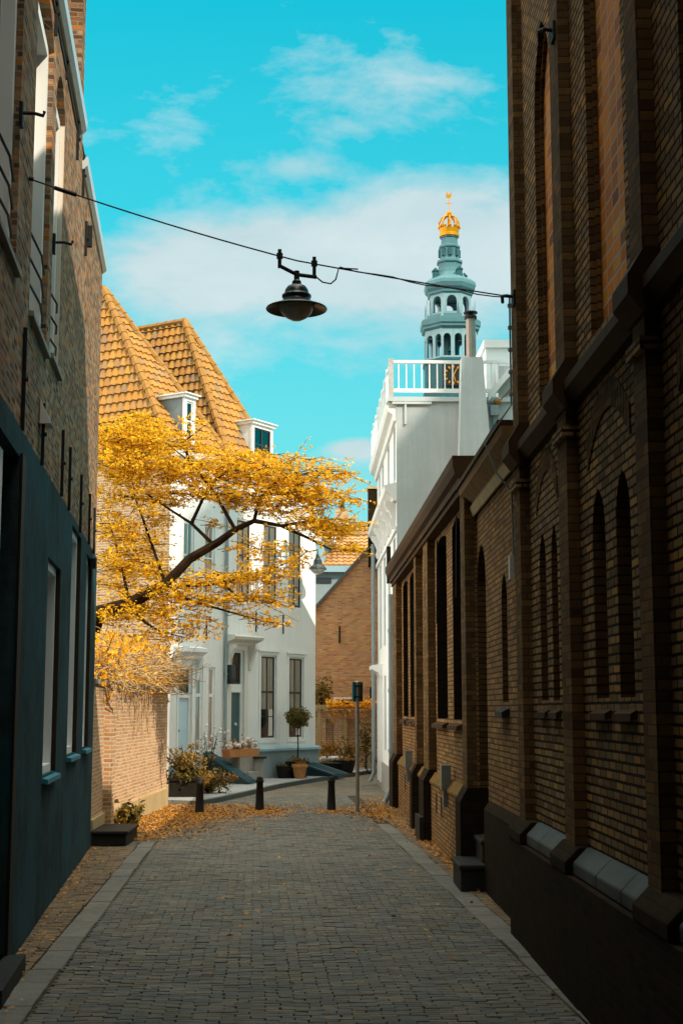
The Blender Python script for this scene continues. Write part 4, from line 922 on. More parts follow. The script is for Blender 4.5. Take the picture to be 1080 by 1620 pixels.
# unseen houses added to shade the street end and the near alley
nb = thing('added_shade_house', 'unseen brick house beyond the tall white house, added to shade the gable house', 'house', (2.35, 52.4, 0), R(-90))
m = MB(); m.box(0, 6.2, 0, 7, 0, 11.0); m.build('wall', M['brick_end'], nb); m = MB(); m.box(-.05, 6.25, -.04, 7.05, 11.002, 11.15); m.build('roof', M['tile_dark'], nb)

bh = thing('added_bridge_house', 'unseen brick house over the alley behind the viewer, added to darken its near end', 'house', (-1.6, -9, 0))
m = MB(); m.box(0, 3.5, -6, 0, 0, 12); m.box(-.35, 3.65, .01, 14.6, 5.35, 12); m.build('wall', M['brick_left'], bh); m = MB(); m.prism([(-.3, -6.1, 12.01), (-.3, 14.7, 12.01), (-.3, 4, 14.6)], (4, 0, 0)); m.build('roof', M['tile_dark'], bh)

# ================================================================== houses closing the view
eh = thing('brick_gable_house', 'brown brick house with sloping gable edge closing the end of the street', 'house', (0, 54.5, 0))
gp = [(-1.5, 0, 0), (3.4, 0, 0), (3.4, 0, 9.4)]
def E(px, py, Y=54.5): v = at(px, py, Y); return (v.x, v.z)
a, b = E(500, 962), E(584, 868)
sl = (b[1] - a[1]) / (b[0] - a[0]); xr = 3.6; za = lambda x: a[1] + sl * (x - a[0])
m = MB(); m.prism([(-1.8, 0, 0), (xr, 0, 0), (xr, 0, za(xr)), (-1.8, 0, za(-1.8))], (0, 5, 0)); m.build('wall', M['brick_end'], eh)
m = MB(); m.prism([(-1.9, -.08, za(-1.9)), (xr, -.08, za(xr)), (xr, -.08, za(xr) + .14), (-1.9, -.08, za(-1.9) + .14)], (0, 5.2, 0)); m.build('verge', M['slate'], eh)
m = MB(); v = E(545, 1108); m.box(v[0] - .42, v[0] + .42, -.03, 0, v[1] - .35, v[1] + .12); w_ = m.build('window', M['white_paint'], eh)
m = MB(); m.box(v[0] - .34, v[0] + .34, -.036, -.031, v[1] - .3, v[1] + .04); m.build('pane', M['dark_frame'], w_)
for px, py in ((537, 1003), (586, 1100)):
    m = MB(); v = E(px, py); m.box(v[0] - .03, v[0] + .03, -.06, 0, v[1] - .35, v[1] + .3); m.build('wall_anchor', M['iron'], eh)
m = MB(); v = E(583, 870, 54); v2 = E(599, 772, 54); m.box(v[0], v[0] + .75, -.3, .4, v[1] - .6, v2[1]); c_ = m.build('chimney', M['brick_plinth'], eh)
m = MB(); m.box(v[0] - .04, v[0] + .8, -.34, .44, v2[1], v2[1] + .1); m.build('chimney_cap', M['gutter_wood'], c_); m = MB(); m.lathe((v[0] + .5, 0, v2[1] + .1), [(.12, 0), (.1, .4), (.14, .42)], 8); m.build('chimney_pot', M['pot_dark'], c_)
b2 = thing('dormer_house', 'orange tiled roof with pale blue dormer and gutter behind the gable house', 'house', (0, 62, 0))
def F(px, py, Y=62): v = at(px, py, Y); return Vector((v.x, Y - 62, v.z))
ea = F(500, 899); eb = F(590, 890); za_ = (ea.z + eb.z) / 2
x0, x1 = ea.x - 3, eb.x + 3
rz = F(550, 838).z
tiles('roof', M['tile_far'], b2, [(x0, 0, za_), (x1, 0, za_), (x1, 2.6, rz), (x0, 2.6, rz)], .26, .34, .04, .05)
m = MB(); m.box(x0, x1, .1, 6, 0, za_ - .02); m.build('wall', M['blue_plinth'], b2)
m = MB(); m.box(x0, x1, -.16, .09, za_ - .3, za_ - .04); m.build('gutter', M['blue_paint'], b2)
m = MB(); p = F(524, 918); m.box(p.x - 1.2, p.x, .06, .095, p.z - .12, p.z + .12); m.build('window', M['dark_frame'], b2)
m = MB(); p, q = F(500, 896), F(531, 857); m.box(p.x - 1, q.x - .55, .15, 2.4, p.z - .1, q.z); m.prism([(q.x - .55, .15, p.z), (q.x - .0, .15 + 1.9, p.z + 1.2), (q.x - .0, 2.4, q.z), (q.x - .55, .15, q.z)], (.01, 0, 0)); d_ = m.build('dormer', M['blue_paint'], b2)
m = MB(); m.box(p.x - 1, q.x + .05, .05, 2.5, q.z, q.z + .2); m.build('dormer_roof', M['white_paint'], d_)
b3 = thing('far_house', 'distant house with dark brown tiled roof and chimney peeping over the orange roof', 'house', (0, 70, 0))
ea = at(500, 880, 70); eb = at(590, 815, 70)
tiles('roof', M['tile_dark'], b3, [(ea.x - 4, 0, ea.z - 1), (eb.x + 4, 0, ea.z - 1), (eb.x + 4, 3, eb.z), (ea.x - 4, 3, eb.z)], .28, .36, .04, .05)
m = MB(); m.box(ea.x - 4, eb.x + 4, .1, 6, 0, ea.z - 1.02); m.build('wall', M['brick_end'], b3)
p = at(541, 815, 72); m = MB(); m.box(p.x - .35, p.x + .35, 2.2, 2.9, p.z - .6, p.z + .35); c_ = m.build('chimney', M['brick_side'], b3); m = MB(); m.lathe((p.x, 2.5, p.z + .35), [(.14, 0), (.12, .4), (.18, .42), (.1, .5)], 8); m.build('chimney_pot', M['pot_dark'], c_)

# ================================================================== garden wall with pergola at the end
pg = thing('pergola_wall', 'low brick wall with ochre timber posts and beam at the far bend, hung with plants', 'wall', (0, 52.0, 0))
m = MB(); wall(m, -.6, 3.2, .118, 2.15, [op(.32, .62, .95, 1.85, .2), op(1.12, 1.5, .95, 1.85, .2)]); m.box(-.6, 3.2, .21, .3, .118, 2.15); m.build('wall', M['brick_garden'], pg)
for xx in (.02, .95, 1.9):
    m = MB(); m.box(xx, xx + .13, -.08, -.003, .118, 2.2); m.build('post', M['gutter_wood'], pg)
m = MB(); m.box(-.5, 3.2, -.14, .34, 2.2, 2.36); m.build('beam', M['gutter_wood'], pg)

# ================================================================== plants
def foliage(c, r, n, size, sq=(1, 1, 1), shell=.55):
    m = MB(); c = Vector(c); k = 0
    while k < n:
        d = Vector((rnd.gauss(0, 1), rnd.gauss(0, 1), rnd.gauss(0, 1))).normalized(); q = rnd.uniform(shell, 1.0) * (1 + .12 * math.sin(d.x * 7 + d.z * 5))
        p = c + Vector((d.x * sq[0], d.y * sq[1], d.z * sq[2])) * r * q
        m.leaf(p, size, d + Vector((rnd.gauss(0, .6), rnd.gauss(0, .6), rnd.gauss(0, .6)))); k += 1
    return m
def sprigs(c, n, h, spread, size, per=10):
    """arching stems with leaves: returns (stems, leaves)"""
    s, l = MB(), MB(); c = Vector(c)
    for k in range(n):
        a = rnd.uniform(0, 6.283); o = Vector((math.cos(a), math.sin(a), 0)) * spread * rnd.uniform(.2, 1); hh = h * rnd.uniform(.5, 1)
        P = [c + o * t * (1 + .3 * t) * .8 + Vector((0, 0, hh * (t - .25 * t * t))) + Vector((rnd.gauss(0, .015), rnd.gauss(0, .015), 0)) for t in (0, .33, .66, 1)]
        s.tube(P, [.012, .01, .008, .004], 4)
        for q in range(per):
            t = rnd.uniform(.25, 1) * 3; i = min(2, int(t)); p = P[i].lerp(P[i + 1], t - i)
            l.leaf(p + Vector((rnd.gauss(0, size * .6), rnd.gauss(0, size * .6), rnd.gauss(0, size * .5))), size)
    return s, l
def on_facade(u, out=0.0, z=0.0):
    v = Matrix.Rotation(ROT, 3, 'Z') @ Vector((u, -out, 0)); return Vector((AX + v.x, AY + v.y, z))
def plant(name, label, loc, leafm, stemm=None, group=None, cat='plant'):
    return thing(name, label, cat, loc, 0, group)

# round headed topiary in a dark pot
c = on_facade(5.4, .7, .118)
tp = plant('topiary', 'small round headed topiary tree in a dark pot before the white house', c, None)
m = MB(); m.lathe((0, 0, 0), [(.26, 0), (.30, .06), (.34, .42), (.38, .43), (.38, .5), (.33, .5)], 16); m.build('pot', M['pot_dark'], tp)
m = MB(); m.tube([(0, 0, .4), (.02, 0, 1.0), (-.01, .01, 1.55)], [.028, .022, .02], 6); m.build('stem', M['bark'], tp)
foliage((0, 0, 1.82), .41, 2600, .085, (1, 1, .84), .25).build('crown', M['leaf_dark'], tp)
foliage((0, 0, .52), .34, 160, .09, (1, 1, .4), .2).build('underplanting', M['leaf_olive'], tp)
def pot(name, label, loc, prof, mat, leafm, n=110, r=.2, size=.07, group='flower pots on the pavement', white=False, dz=0):
    t = thing(name, label, 'plant pot', loc, 0, group)
    m = MB(); m.lathe((0, 0, 0), prof, 16); m.build('pot', mat, t)
    h = prof[-1][1]; m = MB(); m.lathe((0, 0, h - .05), [(prof[-1][0] * .95, 0), (0, .02)], 14); m.build('soil', M['soil'], t)
    foliage((0, 0, h + dz), r, n, size, (1, 1, .5), .1).build('foliage', leafm, t)
    if white:
        m = MB()
        for k in range(26): m.ball((rnd.gauss(0, r * .5), rnd.gauss(0, r * .5), h + .1 + rnd.uniform(0, .06)), rnd.uniform(.035, .06), 6, 4)
        m.build('blossom', M['petal_white'], t)
    return t
TP = [(.15, 0), (.22, .34), (.25, .34), (.25, .42), (.21, .42)]
pot('flower_pot', 'light terracotta pot with ochre grass in front of the topiary', on_facade(5.0, 1.05, .118), TP, M['terracotta'], M['leaf_rust'], 130, .22, .06)
pot('flower_pot', 'dark reddish pot with clipped plant left of the terracotta pot', on_facade(5.0, .5, .118), [(.2, 0), (.27, .3), (.28, .36), (.24, .36)], M['pot_dark'], M['leaf_dark'], 220, .3, .07)
pot('flower_pot', 'low bowl with white flowers at the brick corner beyond the cellar hatch', on_facade(8.6, -.05, .118), [(.18, 0), (.42, .32), (.46, .34), (.42, .36)], M['pot_dark'], M['leaf_dark'], 160, .34, .07, white=True)
p = at(545, 1226, 47.5)
pot('flower_pot', 'wide dark pot under the ochre bushes near the kerb at the bend', (p.x, 47.5, .118), [(.26, 0), (.34, .3), (.36, .42), (.32, .42)], M['pot_dark'], M['leaf_rust'], 200, .32, .08)
# bushes by the pergola
for px, py, Y, r, n, lm, lab, sq in ((520, 1186, 50.3, .5, 520, 'leaf_rust', 'loose ochre bush against the left of the pergola wall', (1.2, .7, .8)), (553, 1188, 50.2, .55, 600, 'leaf_olive', 'yellowish bush in front of the middle of the pergola wall', (1.1, .7, .9)),
                                (578, 1170, 50.8, .5, 620, 'leaf_dark', 'dark climbing bush at the right end of the pergola wall', (.8, .6, 2.2))):
    p = at(px, py, Y); t = thing('bush', lab, 'bush', (p.x, Y, .118), 0, 'bushes by the pergola')
    foliage((0, 0, p.z - .118), r, n, .10, sq, .15).build('foliage', M[lm], t)
    m = MB(); m.tube([(0, 0, 0), (.03, 0, p.z * .6)], [.03, .015], 5); m.build('stem', M['bark'], t)
p = at(560, 1120, 51.8); t = thing('climber', 'bright yellow climber trailing along the pergola beam', 'climber', (p.x, 51.9, 2.3))
m = MB()
for k in range(1100):
    x = rnd.uniform(-1.0, .9); m.leaf((x, rnd.gauss(-.1, .14), abs(rnd.gauss(.05, .12)) - .02 - (abs(rnd.gauss(0, .35)) if rnd.random() < .22 else 0)), .10)
m.build('foliage', M['leaf_vine'], t); m = MB(); m.tube([(-1, -.1, .08), (0, -.12, .12), (.9, -.1, .08)], .02, 5); m.build('stem', M['twig'], t)
p = at(509, 1097, 53); t = thing('shrub', 'olive shrub rising behind the corner of the white house', 'shrub', (p.x, 53, 0))
foliage((0, 0, p.z), .62, 900, .12, (.8, .7, 1.15), .15).build('foliage', M['leaf_olive'], t); m = MB(); m.tube([(0, 0, 0), (0, 0, p.z)], [.05, .02], 6); m.build('stem', M['bark'], t)

# dark planter with shrub in front of the narrow house
t = thing('planter', 'large dark square planter filled with a leafy shrub in front of the narrow white house', 'planter', (-3.18, 35.0, .0))
m = MB(); m.box(-.36, .34, -.3, .3, 0, .5); m.box(-.4, .38, -.34, .34, .502, .56); m.build('box', M['pot_dark'], t)
m = MB(); m.box(-.33, .31, -.27, .27, .562, .572); m.build('soil', M['soil'], t)
s, l = sprigs((0, 0, .56), 26, 1.2, .85, .10, 26); s.build('stem', M['twig'], t); l.build('foliage', M['leaf_olive'], t)
foliage((0, 0, .62), .6, 700, .10, (1, .8, .6), .1).build('underplanting', M['leaf_dark'], t)
t = thing('low_shrub', 'low spreading ochre shrub between the dark planter and the blue cellar hatch', 'shrub', (-2.7, 36.3, .118))
s, l = sprigs((0, 0, 0), 24, .85, .85, .09, 26); s.build('stem', M['twig'], t); l.build('foliage', M['leaf_rust'], t); foliage((0, 0, .25), .65, 700, .09, (1.1, .8, .6), .1).build('underplanting', M['leaf_dark'], t)
t = thing('rose_bush', 'thin stemmed rose with pale blooms growing against the narrow house', 'plant', on_facade(1.1, .55, .118))
s, l = sprigs((0, 0, 0), 7, 2.1, .5, .08, 12); s.build('stem', M['twig'], t); l.build('foliage', M['leaf_olive'], t)
m = MB()
for k in range(16): m.ball((rnd.gauss(.1, .3), rnd.gauss(0, .2), rnd.uniform(.9, 1.7)), .045, 6, 4)
m.build('blossom', M['petal_white'], t)
# stone stoop with flower box, cellar hatches
t = thing('stoop', 'grey stone doorstep block with iron edged pier below the flower box', 'stoop', (AX, AY, 0), ROT)
m = MB(); m.box(1.95, 3.0, -1.02, -.06, .118, .84); m.box(1.98, 2.6, -1.3, -1.022, .118, .42); m.box(2.62, 2.84, -1.24, -1.022, .118, .78); m.build('block', M['stone'], t)
m = MB(); m.box(2.57, 2.89, -1.3, -1.03, .782, .84); m.build('cap', M['dark_stone'], t)
t = thing('flower_box', 'long terracotta flower box with mixed blooms on the stone doorstep', 'flower box', (AX, AY, 0), ROT)
m = MB(); m.prism([(1.52, -1.0, .845), (2.9, -1.0, .845), (2.96, -1.0, 1.07), (1.46, -1.0, 1.07)], (0, .28, 0)); m.build('box', M['terracotta'], t)
m = MB(); f2 = MB()
for k in range(420): m.leaf((rnd.uniform(1.5, 2.92), -.86 + rnd.gauss(0, .09), 1.09 + abs(rnd.gauss(0, .12))), .07)
for k in range(40): f2.ball((rnd.uniform(1.5, 2.92), -.9 + rnd.gauss(0, .07), 1.13 + abs(rnd.gauss(0, .07))), rnd.uniform(.03, .055), 6, 4)
m.build('foliage', M['leaf_rust'], t); f2.build('blossom', M['petal_white'], t)
def hatch(label, u0, u1, o0, o1, z0, z1):
    t = thing('cellar_hatch', label, 'hatch', (AX, AY, 0), ROT, 'blue cellar hatches')
    m = MB(); m.prism([(u0, -o0, z1), (u1, -o0, z1), (u1, -o1, z0), (u0, -o1, z0)], (0, 0, -.06))
    for k in range(1, 4):
        c = u0 + (u1 - u0) * k / 4; m.prism([(c - .03, -o0, z1 + .004), (c + .03, -o0, z1 + .004), (c + .03, -o1, z0 + .004), (c - .03, -o1, z0 + .004)], (0, 0, .02))
    m.build('lid', M['hatch_blue'], t)
    m = MB(); m.prism([(u0 + .03, -o0, z1 - .07), (u0 + .03, -o1, z0 - .06), (u0 + .03, -o0, .118)], (u1 - u0 - .06, 0, 0)); m.build('frame', M['dark_metal'], t)
hatch('steep blue cellar hatch beside the doorstep of the white house', 1.42, 1.86, .1, 1.7, .2, .98)
hatch('low blue cellar hatch at the right corner of the white house', 6.5, 7.4, .14, 1.3, .2, .5)

# ================================================================== street furniture
def bollard(loc):
    t = thing('bollard', 'bollard', 'bollard', loc, 0, 'iron bollards across the street')
    m = MB(); m.lathe((0, 0, 0), [(.115, 0), (.112, .04), (.098, .06), (.07, .62), (.085, .635), (.085, .67), (.07, .685), (.072, .71), (.055, .745), (.0, .76)], 14); m.build('post', M['iron'], t, True)
    m = MB(); m.lathe((0, 0, 0), [(.135, 0), (.135, .03), (.116, .035)], 14); m.build('foot', M['dark_stone'], t)
    return t
b0 = bollard((-2.47, 30.7, 0)); b0['label'] = 'leftmost of the three iron bollards, in front of the dark planter'
for loc, lab in (((-1.23, 31.4, 0), 'middle iron bollard in front of the stone doorstep'), ((.32, 31.4, 0), 'rightmost iron bollard, nearest the tall sign post')):
    b = copy_tree(b0); b.location = loc; b['label'] = lab
sg = thing('sign_post', 'grey metal post carrying narrow street signs seen from the edge', 'sign post', (.87, 30.9, 0))
m = MB(); m.tube([(0, 0, 0), (0, 0, 2.78)], .042, 10); m.lathe((0, 0, 2.78), [(.042, 0), (.0, .03)], 10); m.build('post', M['galv'], sg)
for dx, dy, rz in ((-.075, -.03, 12), (.075, .03, 12)):
    m = MB(); c = math.cos(R(62)); s_ = math.sin(R(62)); w = .075
    m.prism([(dx - w * c - .004, dy - w * s_, 2.36), (dx + w * c - .004, dy + w * s_, 2.36), (dx + w * c + .012, dy + w * s_ - .012, 2.36), (dx - w * c + .012, dy - w * s_ - .012, 2.36)], (0, 0, .42)); m.build('sign_plate', M['teal_trim'] if dx < 0 else M['dark_metal'], sg)
for z in (2.45, 2.68):
    m = MB(); m.box(-.1, .1, -.05, .05, z, z + .03); m.build('clamp', M['iron'], sg)
# bicycle leaning against the far wall
p = at(588, 1213, 48.8)
bk = thing('bicycle', 'dark bicycle leaning at the far right end of the street', 'bicycle', (p.x - .05, 48.8, .05), R(62))
def ring(c, r, w, mat, name, par):
    m = MB(); n = 26; m.tube([(c[0] + r * math.cos(2 * math.pi * k / n), c[1], c[2] + r * math.sin(2 * math.pi * k / n)) for k in range(n + 1)], w, 6, False); return m.build(name, mat, par)
for cx in (0, 1.08):
    ring((cx, 0, .35), .335, .022, M['iron'], 'wheel', bk); m = MB()
    for k in range(14): a = 2 * math.pi * k / 14; m.tube([(cx, 0, .35), (cx + .32 * math.cos(a), 0, .35 + .32 * math.sin(a))], .004, 4)
    m.build('spokes', M['galv'], bk)
m = MB()
for P in ([(0, 0, .35), (.18, 0, .92), (.22, 0, 1.05)], [(.2, 0, .88), (.48, 0, .33)], [(.2, 0, .9), (.66, 0, .85)], [(.48, 0, .33), (.70, 0, .95)], [(.48, 0, .33), (1.08, 0, .35)], [(1.08, 0, .35), (.66, 0, .85)]): m.tube(P, .018, 6)
m.build('frame', M['dark_metal'], bk)
m = MB(); m.tube([(.32, -.28, 1.06), (.22, -.2, 1.1), (.2, 0, 1.06), (.22, .2, 1.1), (.32, .28, 1.06)], .014, 6); m.build('handlebar', M['iron'], bk)
m = MB(); m.ball((.74, 0, .98), .13, 8, 5, (1, .6, .3)); m.build('saddle', M['iron'], bk)
m = MB(); m.box(.9, 1.3, -.08, .08, .74, .76); m.build('carrier', M['iron'], bk)

# ================================================================== lamp hanging over the street on a wire
LX, LY = -.205, 13.4
LZ = 6.04
sl = thing('street_lamp', 'dark bell shaped street lamp hanging from a wire across the alley', 'street lamp', (LX, LY, LZ))
m = MB(); m.lathe((0, 0, 0), [(.292, -.004), (.298, .004), (.292, .014), (.24, .035), (.18, .06), (.145, .082), (.132, .095), (.132, .118), (.142, .122), (.142, .142), (.122, .150), (.118, .165), (.112, .195), (.09, .228), (.055, .248), (.0, .254)], 36, cap=False)
m.lathe((0, 0, 0), [(.288, .0), (.22, .03), (.12, .07)], 36, cap=False); m.build('lamp_shade', M['dark_metal'], sl, True)
m = MB(); m.lathe((0, 0, 0), [(.0, -.112), (.05, -.106), (.1, -.08), (.145, -.035), (.168, .01), (.175, .04)], 28, cap=False); m.build('lamp_glass', M['lamp_glass'], sl, True)
m = MB(); m.tube([(0, 0, .24), (0, 0, .385)], .028, 10); m.lathe((0, 0, .25), [(.045, 0), (.045, .03), (.032, .045)], 12); m.build('stem', M['dark_metal'], sl)
m = MB(); m.tube([(-.175, -.055, .425), (0, 0, .35), (.19, .062, .345)], .02, 8)
zl = lambda x: 7.04 + (6.53 - 7.04) * (x + 2.66) / 2.455 if x < LX else 6.53 + (6.47 - 6.53) * (x - LX) / 2.165
m.build('yoke', M['dark_metal'], sl)
for x, y in ((-.165, -.054), (.17, .055)):
    m = MB(); zc = zl(LX + x) - LZ; m.box(x - .018, x + .018, y - .016, y + .016, .40 if x < 0 else .34, zc + .06); m.box(x - .03, x + .03, y - .022, y + .022, zc - .03, zc + .02); m.build('clamp', M['dark_metal'], sl)
m = MB(); P = [(.19, .062, .345), (.25, .08, .30), (.33, .1, .29), (.38, .12, .34), (.41, .13, .46), (.6, .19, .468)]; m.tube(P, .008, 5); m.build('feed_cable', M['iron'], sl)
cw = thing('span_wire', 'steel wire spanning the alley from the brick house to the church corner', 'cable', (-2.66, 12.6, 7.04))
o = Vector((-2.66, 12.6, 7.04)); A_, B_, C_ = o, Vector((LX, LY, 6.53)), Vector((1.99, 14.31, 6.45))
def sagline(a, b, s, n=10): return [a.lerp(b, k / n) - Vector((0, 0, s * 4 * (k / n) * (1 - k / n))) - o for k in range(n + 1)]
m = MB(); m.tube(sagline(A_, B_, .03), .008, 5); m.tube(sagline(B_, C_, .01), .008, 5); m.build('wire', M['iron'], cw)
m = MB(); m.tube([q + Vector((0, 0, -.02 - .012 * math.sin(k * 1.7))) for k, q in enumerate(sagline(B_ + Vector((.42, .13, 0)), C_, .015))], .007, 5); m.build('lamp_cable', M['iron'], cw)
m = MB(); q = A_.lerp(B_, .09) - o; q2 = A_.lerp(B_, .17) - o; m.tube([q - Vector((0, 0, .012)), q2 - Vector((0, 0, .016))], .02, 6); q = A_.lerp(B_, 0) - o; m.tube([Vector((-.12, -.02, -.02)), Vector((-.02, 0, .01)), Vector((.04, .02, .0))], .02, 6); m.build('turnbuckle', M['iron'], cw)

# ================================================================== church tower in the distance
tw = thing('church_tower', 'distant pale green copper church tower with golden crown and weather vane', 'tower', (19.15, 200, 0), 0)
O8 = R(22.5)
def ngon(m, prof, ph=O8, n=8): m.lathe((0, 0, 0), prof, n, ph)
m = MB(); ngon(m, [(4.3, 0), (4.3, 47.0), (4.0, 47.2), (4.0, 50.9), (4.2, 51.2), (4.2, 51.6)]); m.build('shaft', M['copper_dark'], tw)
def arcade(name, r, z0, zs, z1, wd, npair, mat):
    """eight sides with open arches, as piers, spandrels and a dark core"""
    m = MB()
    for k in range(8):
        a = k * math.pi / 4 - math.pi / 2; mt = Matrix.Rotation(a + math.pi / 2, 3, 'Z'); ap = r * math.cos(math.pi / 8); half = r * math.sin(math.pi / 8)
        s = MB(); ops = []
        if npair == 1: ops = [op(-wd / 2, wd / 2, z0 + .5, zs + .55 * wd, .45, 'round', zs)]
        else: ops = [op(-half * .52 - wd / 2, -half * .52 + wd / 2, z0 + .3, zs + .55 * wd, .4, 'round', zs), op(half * .52 - wd / 2, half * .52 + wd / 2, z0 + .3, zs + .55 * wd, .4, 'round', zs)]
        wall(s, -half, half, z0, z1, ops, -ap); i = len(m.v)
        m.v += [tuple(mt @ Vector(v)) for v in s.v]; m.f += [tuple(i + q for q in f) for f in s.f]
    return m.build(name, mat, tw)
arcade('bell_arcade', 3.95, 51.6, 54.6, 55.9, 1.05, 2, M['copper_pale'])
m = MB(); ngon(m, [(1.2, 51.6), (1.2, 55.9)]); m.lathe((0, -1.6, 53.0), [(.5, 0), (.35, .6), (.1, .9)], 10); m.build('bells', M['copper_dark'], tw)
m = MB(); ngon(m, [(3.9, 55.9), (4.35, 56.2), (4.35, 56.5), (4.55, 56.7), (4.6, 57.4), (4.4, 57.45), (4.4, 57.6), (3.9, 57.7), (3.9, 58.1)]); m.build('gallery', M['copper'], tw)
m = MB(); ngon(m, [(3.6, 57.75), (3.9, 58.1)]);
for k in range(8):
    a = k * math.pi / 4 + O8; x, y = 3.75 * math.cos(a), 3.75 * math.sin(a); m.tube([(x, y, 57.7), (x, y, 58.6), (x, y, 60.6)], [.22, .18, .03], 6)
m.build('pinnacles', M['copper_pale'], tw)
arcade('lantern_arcade', 3.15, 58.1, 60.2, 61.3, 1.45, 1, M['copper_pale'])
m = MB(); ngon(m, [(3.0, 58.15), (3.0, 58.6)]); m.build('balustrade', M['copper_pale'], tw)
m = MB(); ngon(m, [(3.2, 61.3), (3.4, 61.5), (3.4, 61.8), (3.75, 62.2), (3.95, 62.8), (3.85, 63.3), (3.3, 63.75), (2.3, 64.3), (1.9, 64.9), (1.75, 65.6), (1.72, 66.3), (1.95, 66.45), (1.95, 66.75), (1.5, 67.0), (1.42, 67.3), (1.42, 68.6), (1.62, 68.75), (1.62, 69.0), (1.3, 69.2), (1.2, 70.2), (1.35, 70.3), (1.35, 70.45)]); m.build('cupola', M['copper'], tw)
m = MB()
for k in range(4):
    a = k * math.pi / 2 - math.pi / 2 + .5; x, y = 2.5 * math.cos(a), 2.5 * math.sin(a); m.box(x - .4, x + .4, y - .4, y + .4, 63.7, 64.9); m.prism([(x - .5, y - .5, 64.9), (x + .5, y - .5, 64.9), (x, y - .5, 65.4)], (0, 1, 0))
m.build('dormers', M['copper_dark'], tw)
m = MB()
for k in range(8):
    a = k * math.pi / 4; x, y = 1.36 * math.cos(a), 1.36 * math.sin(a); m.tube([(x, y, 67.4), (x, y, 68.5)], .3, 6)
m.build('lantern_openings', M['copper_dark'], tw)
m = MB(); m.lathe((0, 0, 0), [(1.3, 70.46), (1.45, 70.5), (1.45, 70.9), (1.34, 71.0), (1.46, 71.7), (1.38, 71.7)], 16)
for k in range(12):
    a = 2 * math.pi * k / 12; m.ball((1.45 * math.cos(a), 1.45 * math.sin(a), 71.95), .24, 6, 5)
for k in range(8):
    a = 2 * math.pi * k / 8; m.tube([(1.42 * math.cos(a) * q, 1.42 * math.sin(a) * q, z) for q, z in ((1, 71.7), (1.02, 72.6), (.75, 73.4), (.3, 73.7), (0, 73.8))], .13, 5)
m.ball((0, 0, 74.1), .4, 10, 8); m.build('crown', M['gold'], tw)
m = MB(); m.tube([(0, 0, 73.8), (0, 0, 76.9)], .07, 6); m.tube([(-.55, 0, 75.7), (.55, 0, 75.7)], .05, 5); m.prism([(-.45, 0, 76.6), (.1, 0, 76.4), (.35, 0, 76.7), (.45, 0, 77.5), (.15, 0, 77.1), (-.1, 0, 77.0), (-.3, 0, 77.5)], (0, .06, 0)); m.build('weather_vane', M['gold'], tw)
m = MB(); m.prism([(-1.55, -3.95, 47.4), (1.55, -3.95, 47.4), (1.55, -3.95, 50.5), (-1.55, -3.95, 50.5)], (0, -.2, 0)); cl_ = m.build('clock_face', M['iron'], tw)
m = MB()
for k in range(12):
    a = R(30 * k); c, s_ = math.cos(a), math.sin(a)
    m.prism([(c * 1.02 - s_ * .1, -4.16, 48.95 + s_ * 1.02 + c * .1), (c * 1.02 + s_ * .1, -4.16, 48.95 + s_ * 1.02 - c * .1), (c * 1.38 + s_ * .1, -4.16, 48.95 + s_ * 1.38 - c * .1), (c * 1.38 - s_ * .1, -4.16, 48.95 + s_ * 1.38 + c * .1)], (0, -.05, 0))
for a, L, w in ((R(62), .95, .09), (R(-75), 1.15, .07)):
    c, s_ = math.cos(a), math.sin(a); m.prism([(-s_ * w, -4.2, 48.95 + c * w), (s_ * w, -4.2, 48.95 - c * w), (c * L + s_ * w * .5, -4.2, 48.95 + s_ * L - c * w * .5), (c * L - s_ * w * .5, -4.2, 48.95 + s_ * L + c * w * .5)], (0, -.05, 0))
m.build('numerals', M['gold'], cl_)

# ================================================================== golden tree leaning over the garden wall
tr = thing('tree', 'golden leaved tree leaning out over the garden wall towards the street', 'tree', (-5.4, 30.5, 0))
T0 = Vector((-5.4, 30.5, 0))
def tp_(px, py, Y): return at(px, py, Y) - T0
wood = MB()
def limb(P, r0, r1, n=8):
    k = len(P); wood.tube(P, [r0 + (r1 - r0) * i / (k - 1) for i in range(k)], n)
trunk = [Vector((0, 0, 0)), Vector((.05, 0, 1.5)), Vector((.15, 0, 2.6)), tp_(150, 975, 30.6)]
limb(trunk, .30, .22, 10)
main = [tp_(110, 1000, 30.6), tp_(150, 970, 30.6), tp_(205, 955, 30.5), tp_(262, 925, 30.3), tp_(300, 884, 30.2), tp_(345, 858, 30.1), tp_(372, 838, 30.0), tp_(402, 824, 29.9), tp_(446, 832, 29.7), tp_(500, 822, 29.5)]
limb(main, .165, .02, 8)
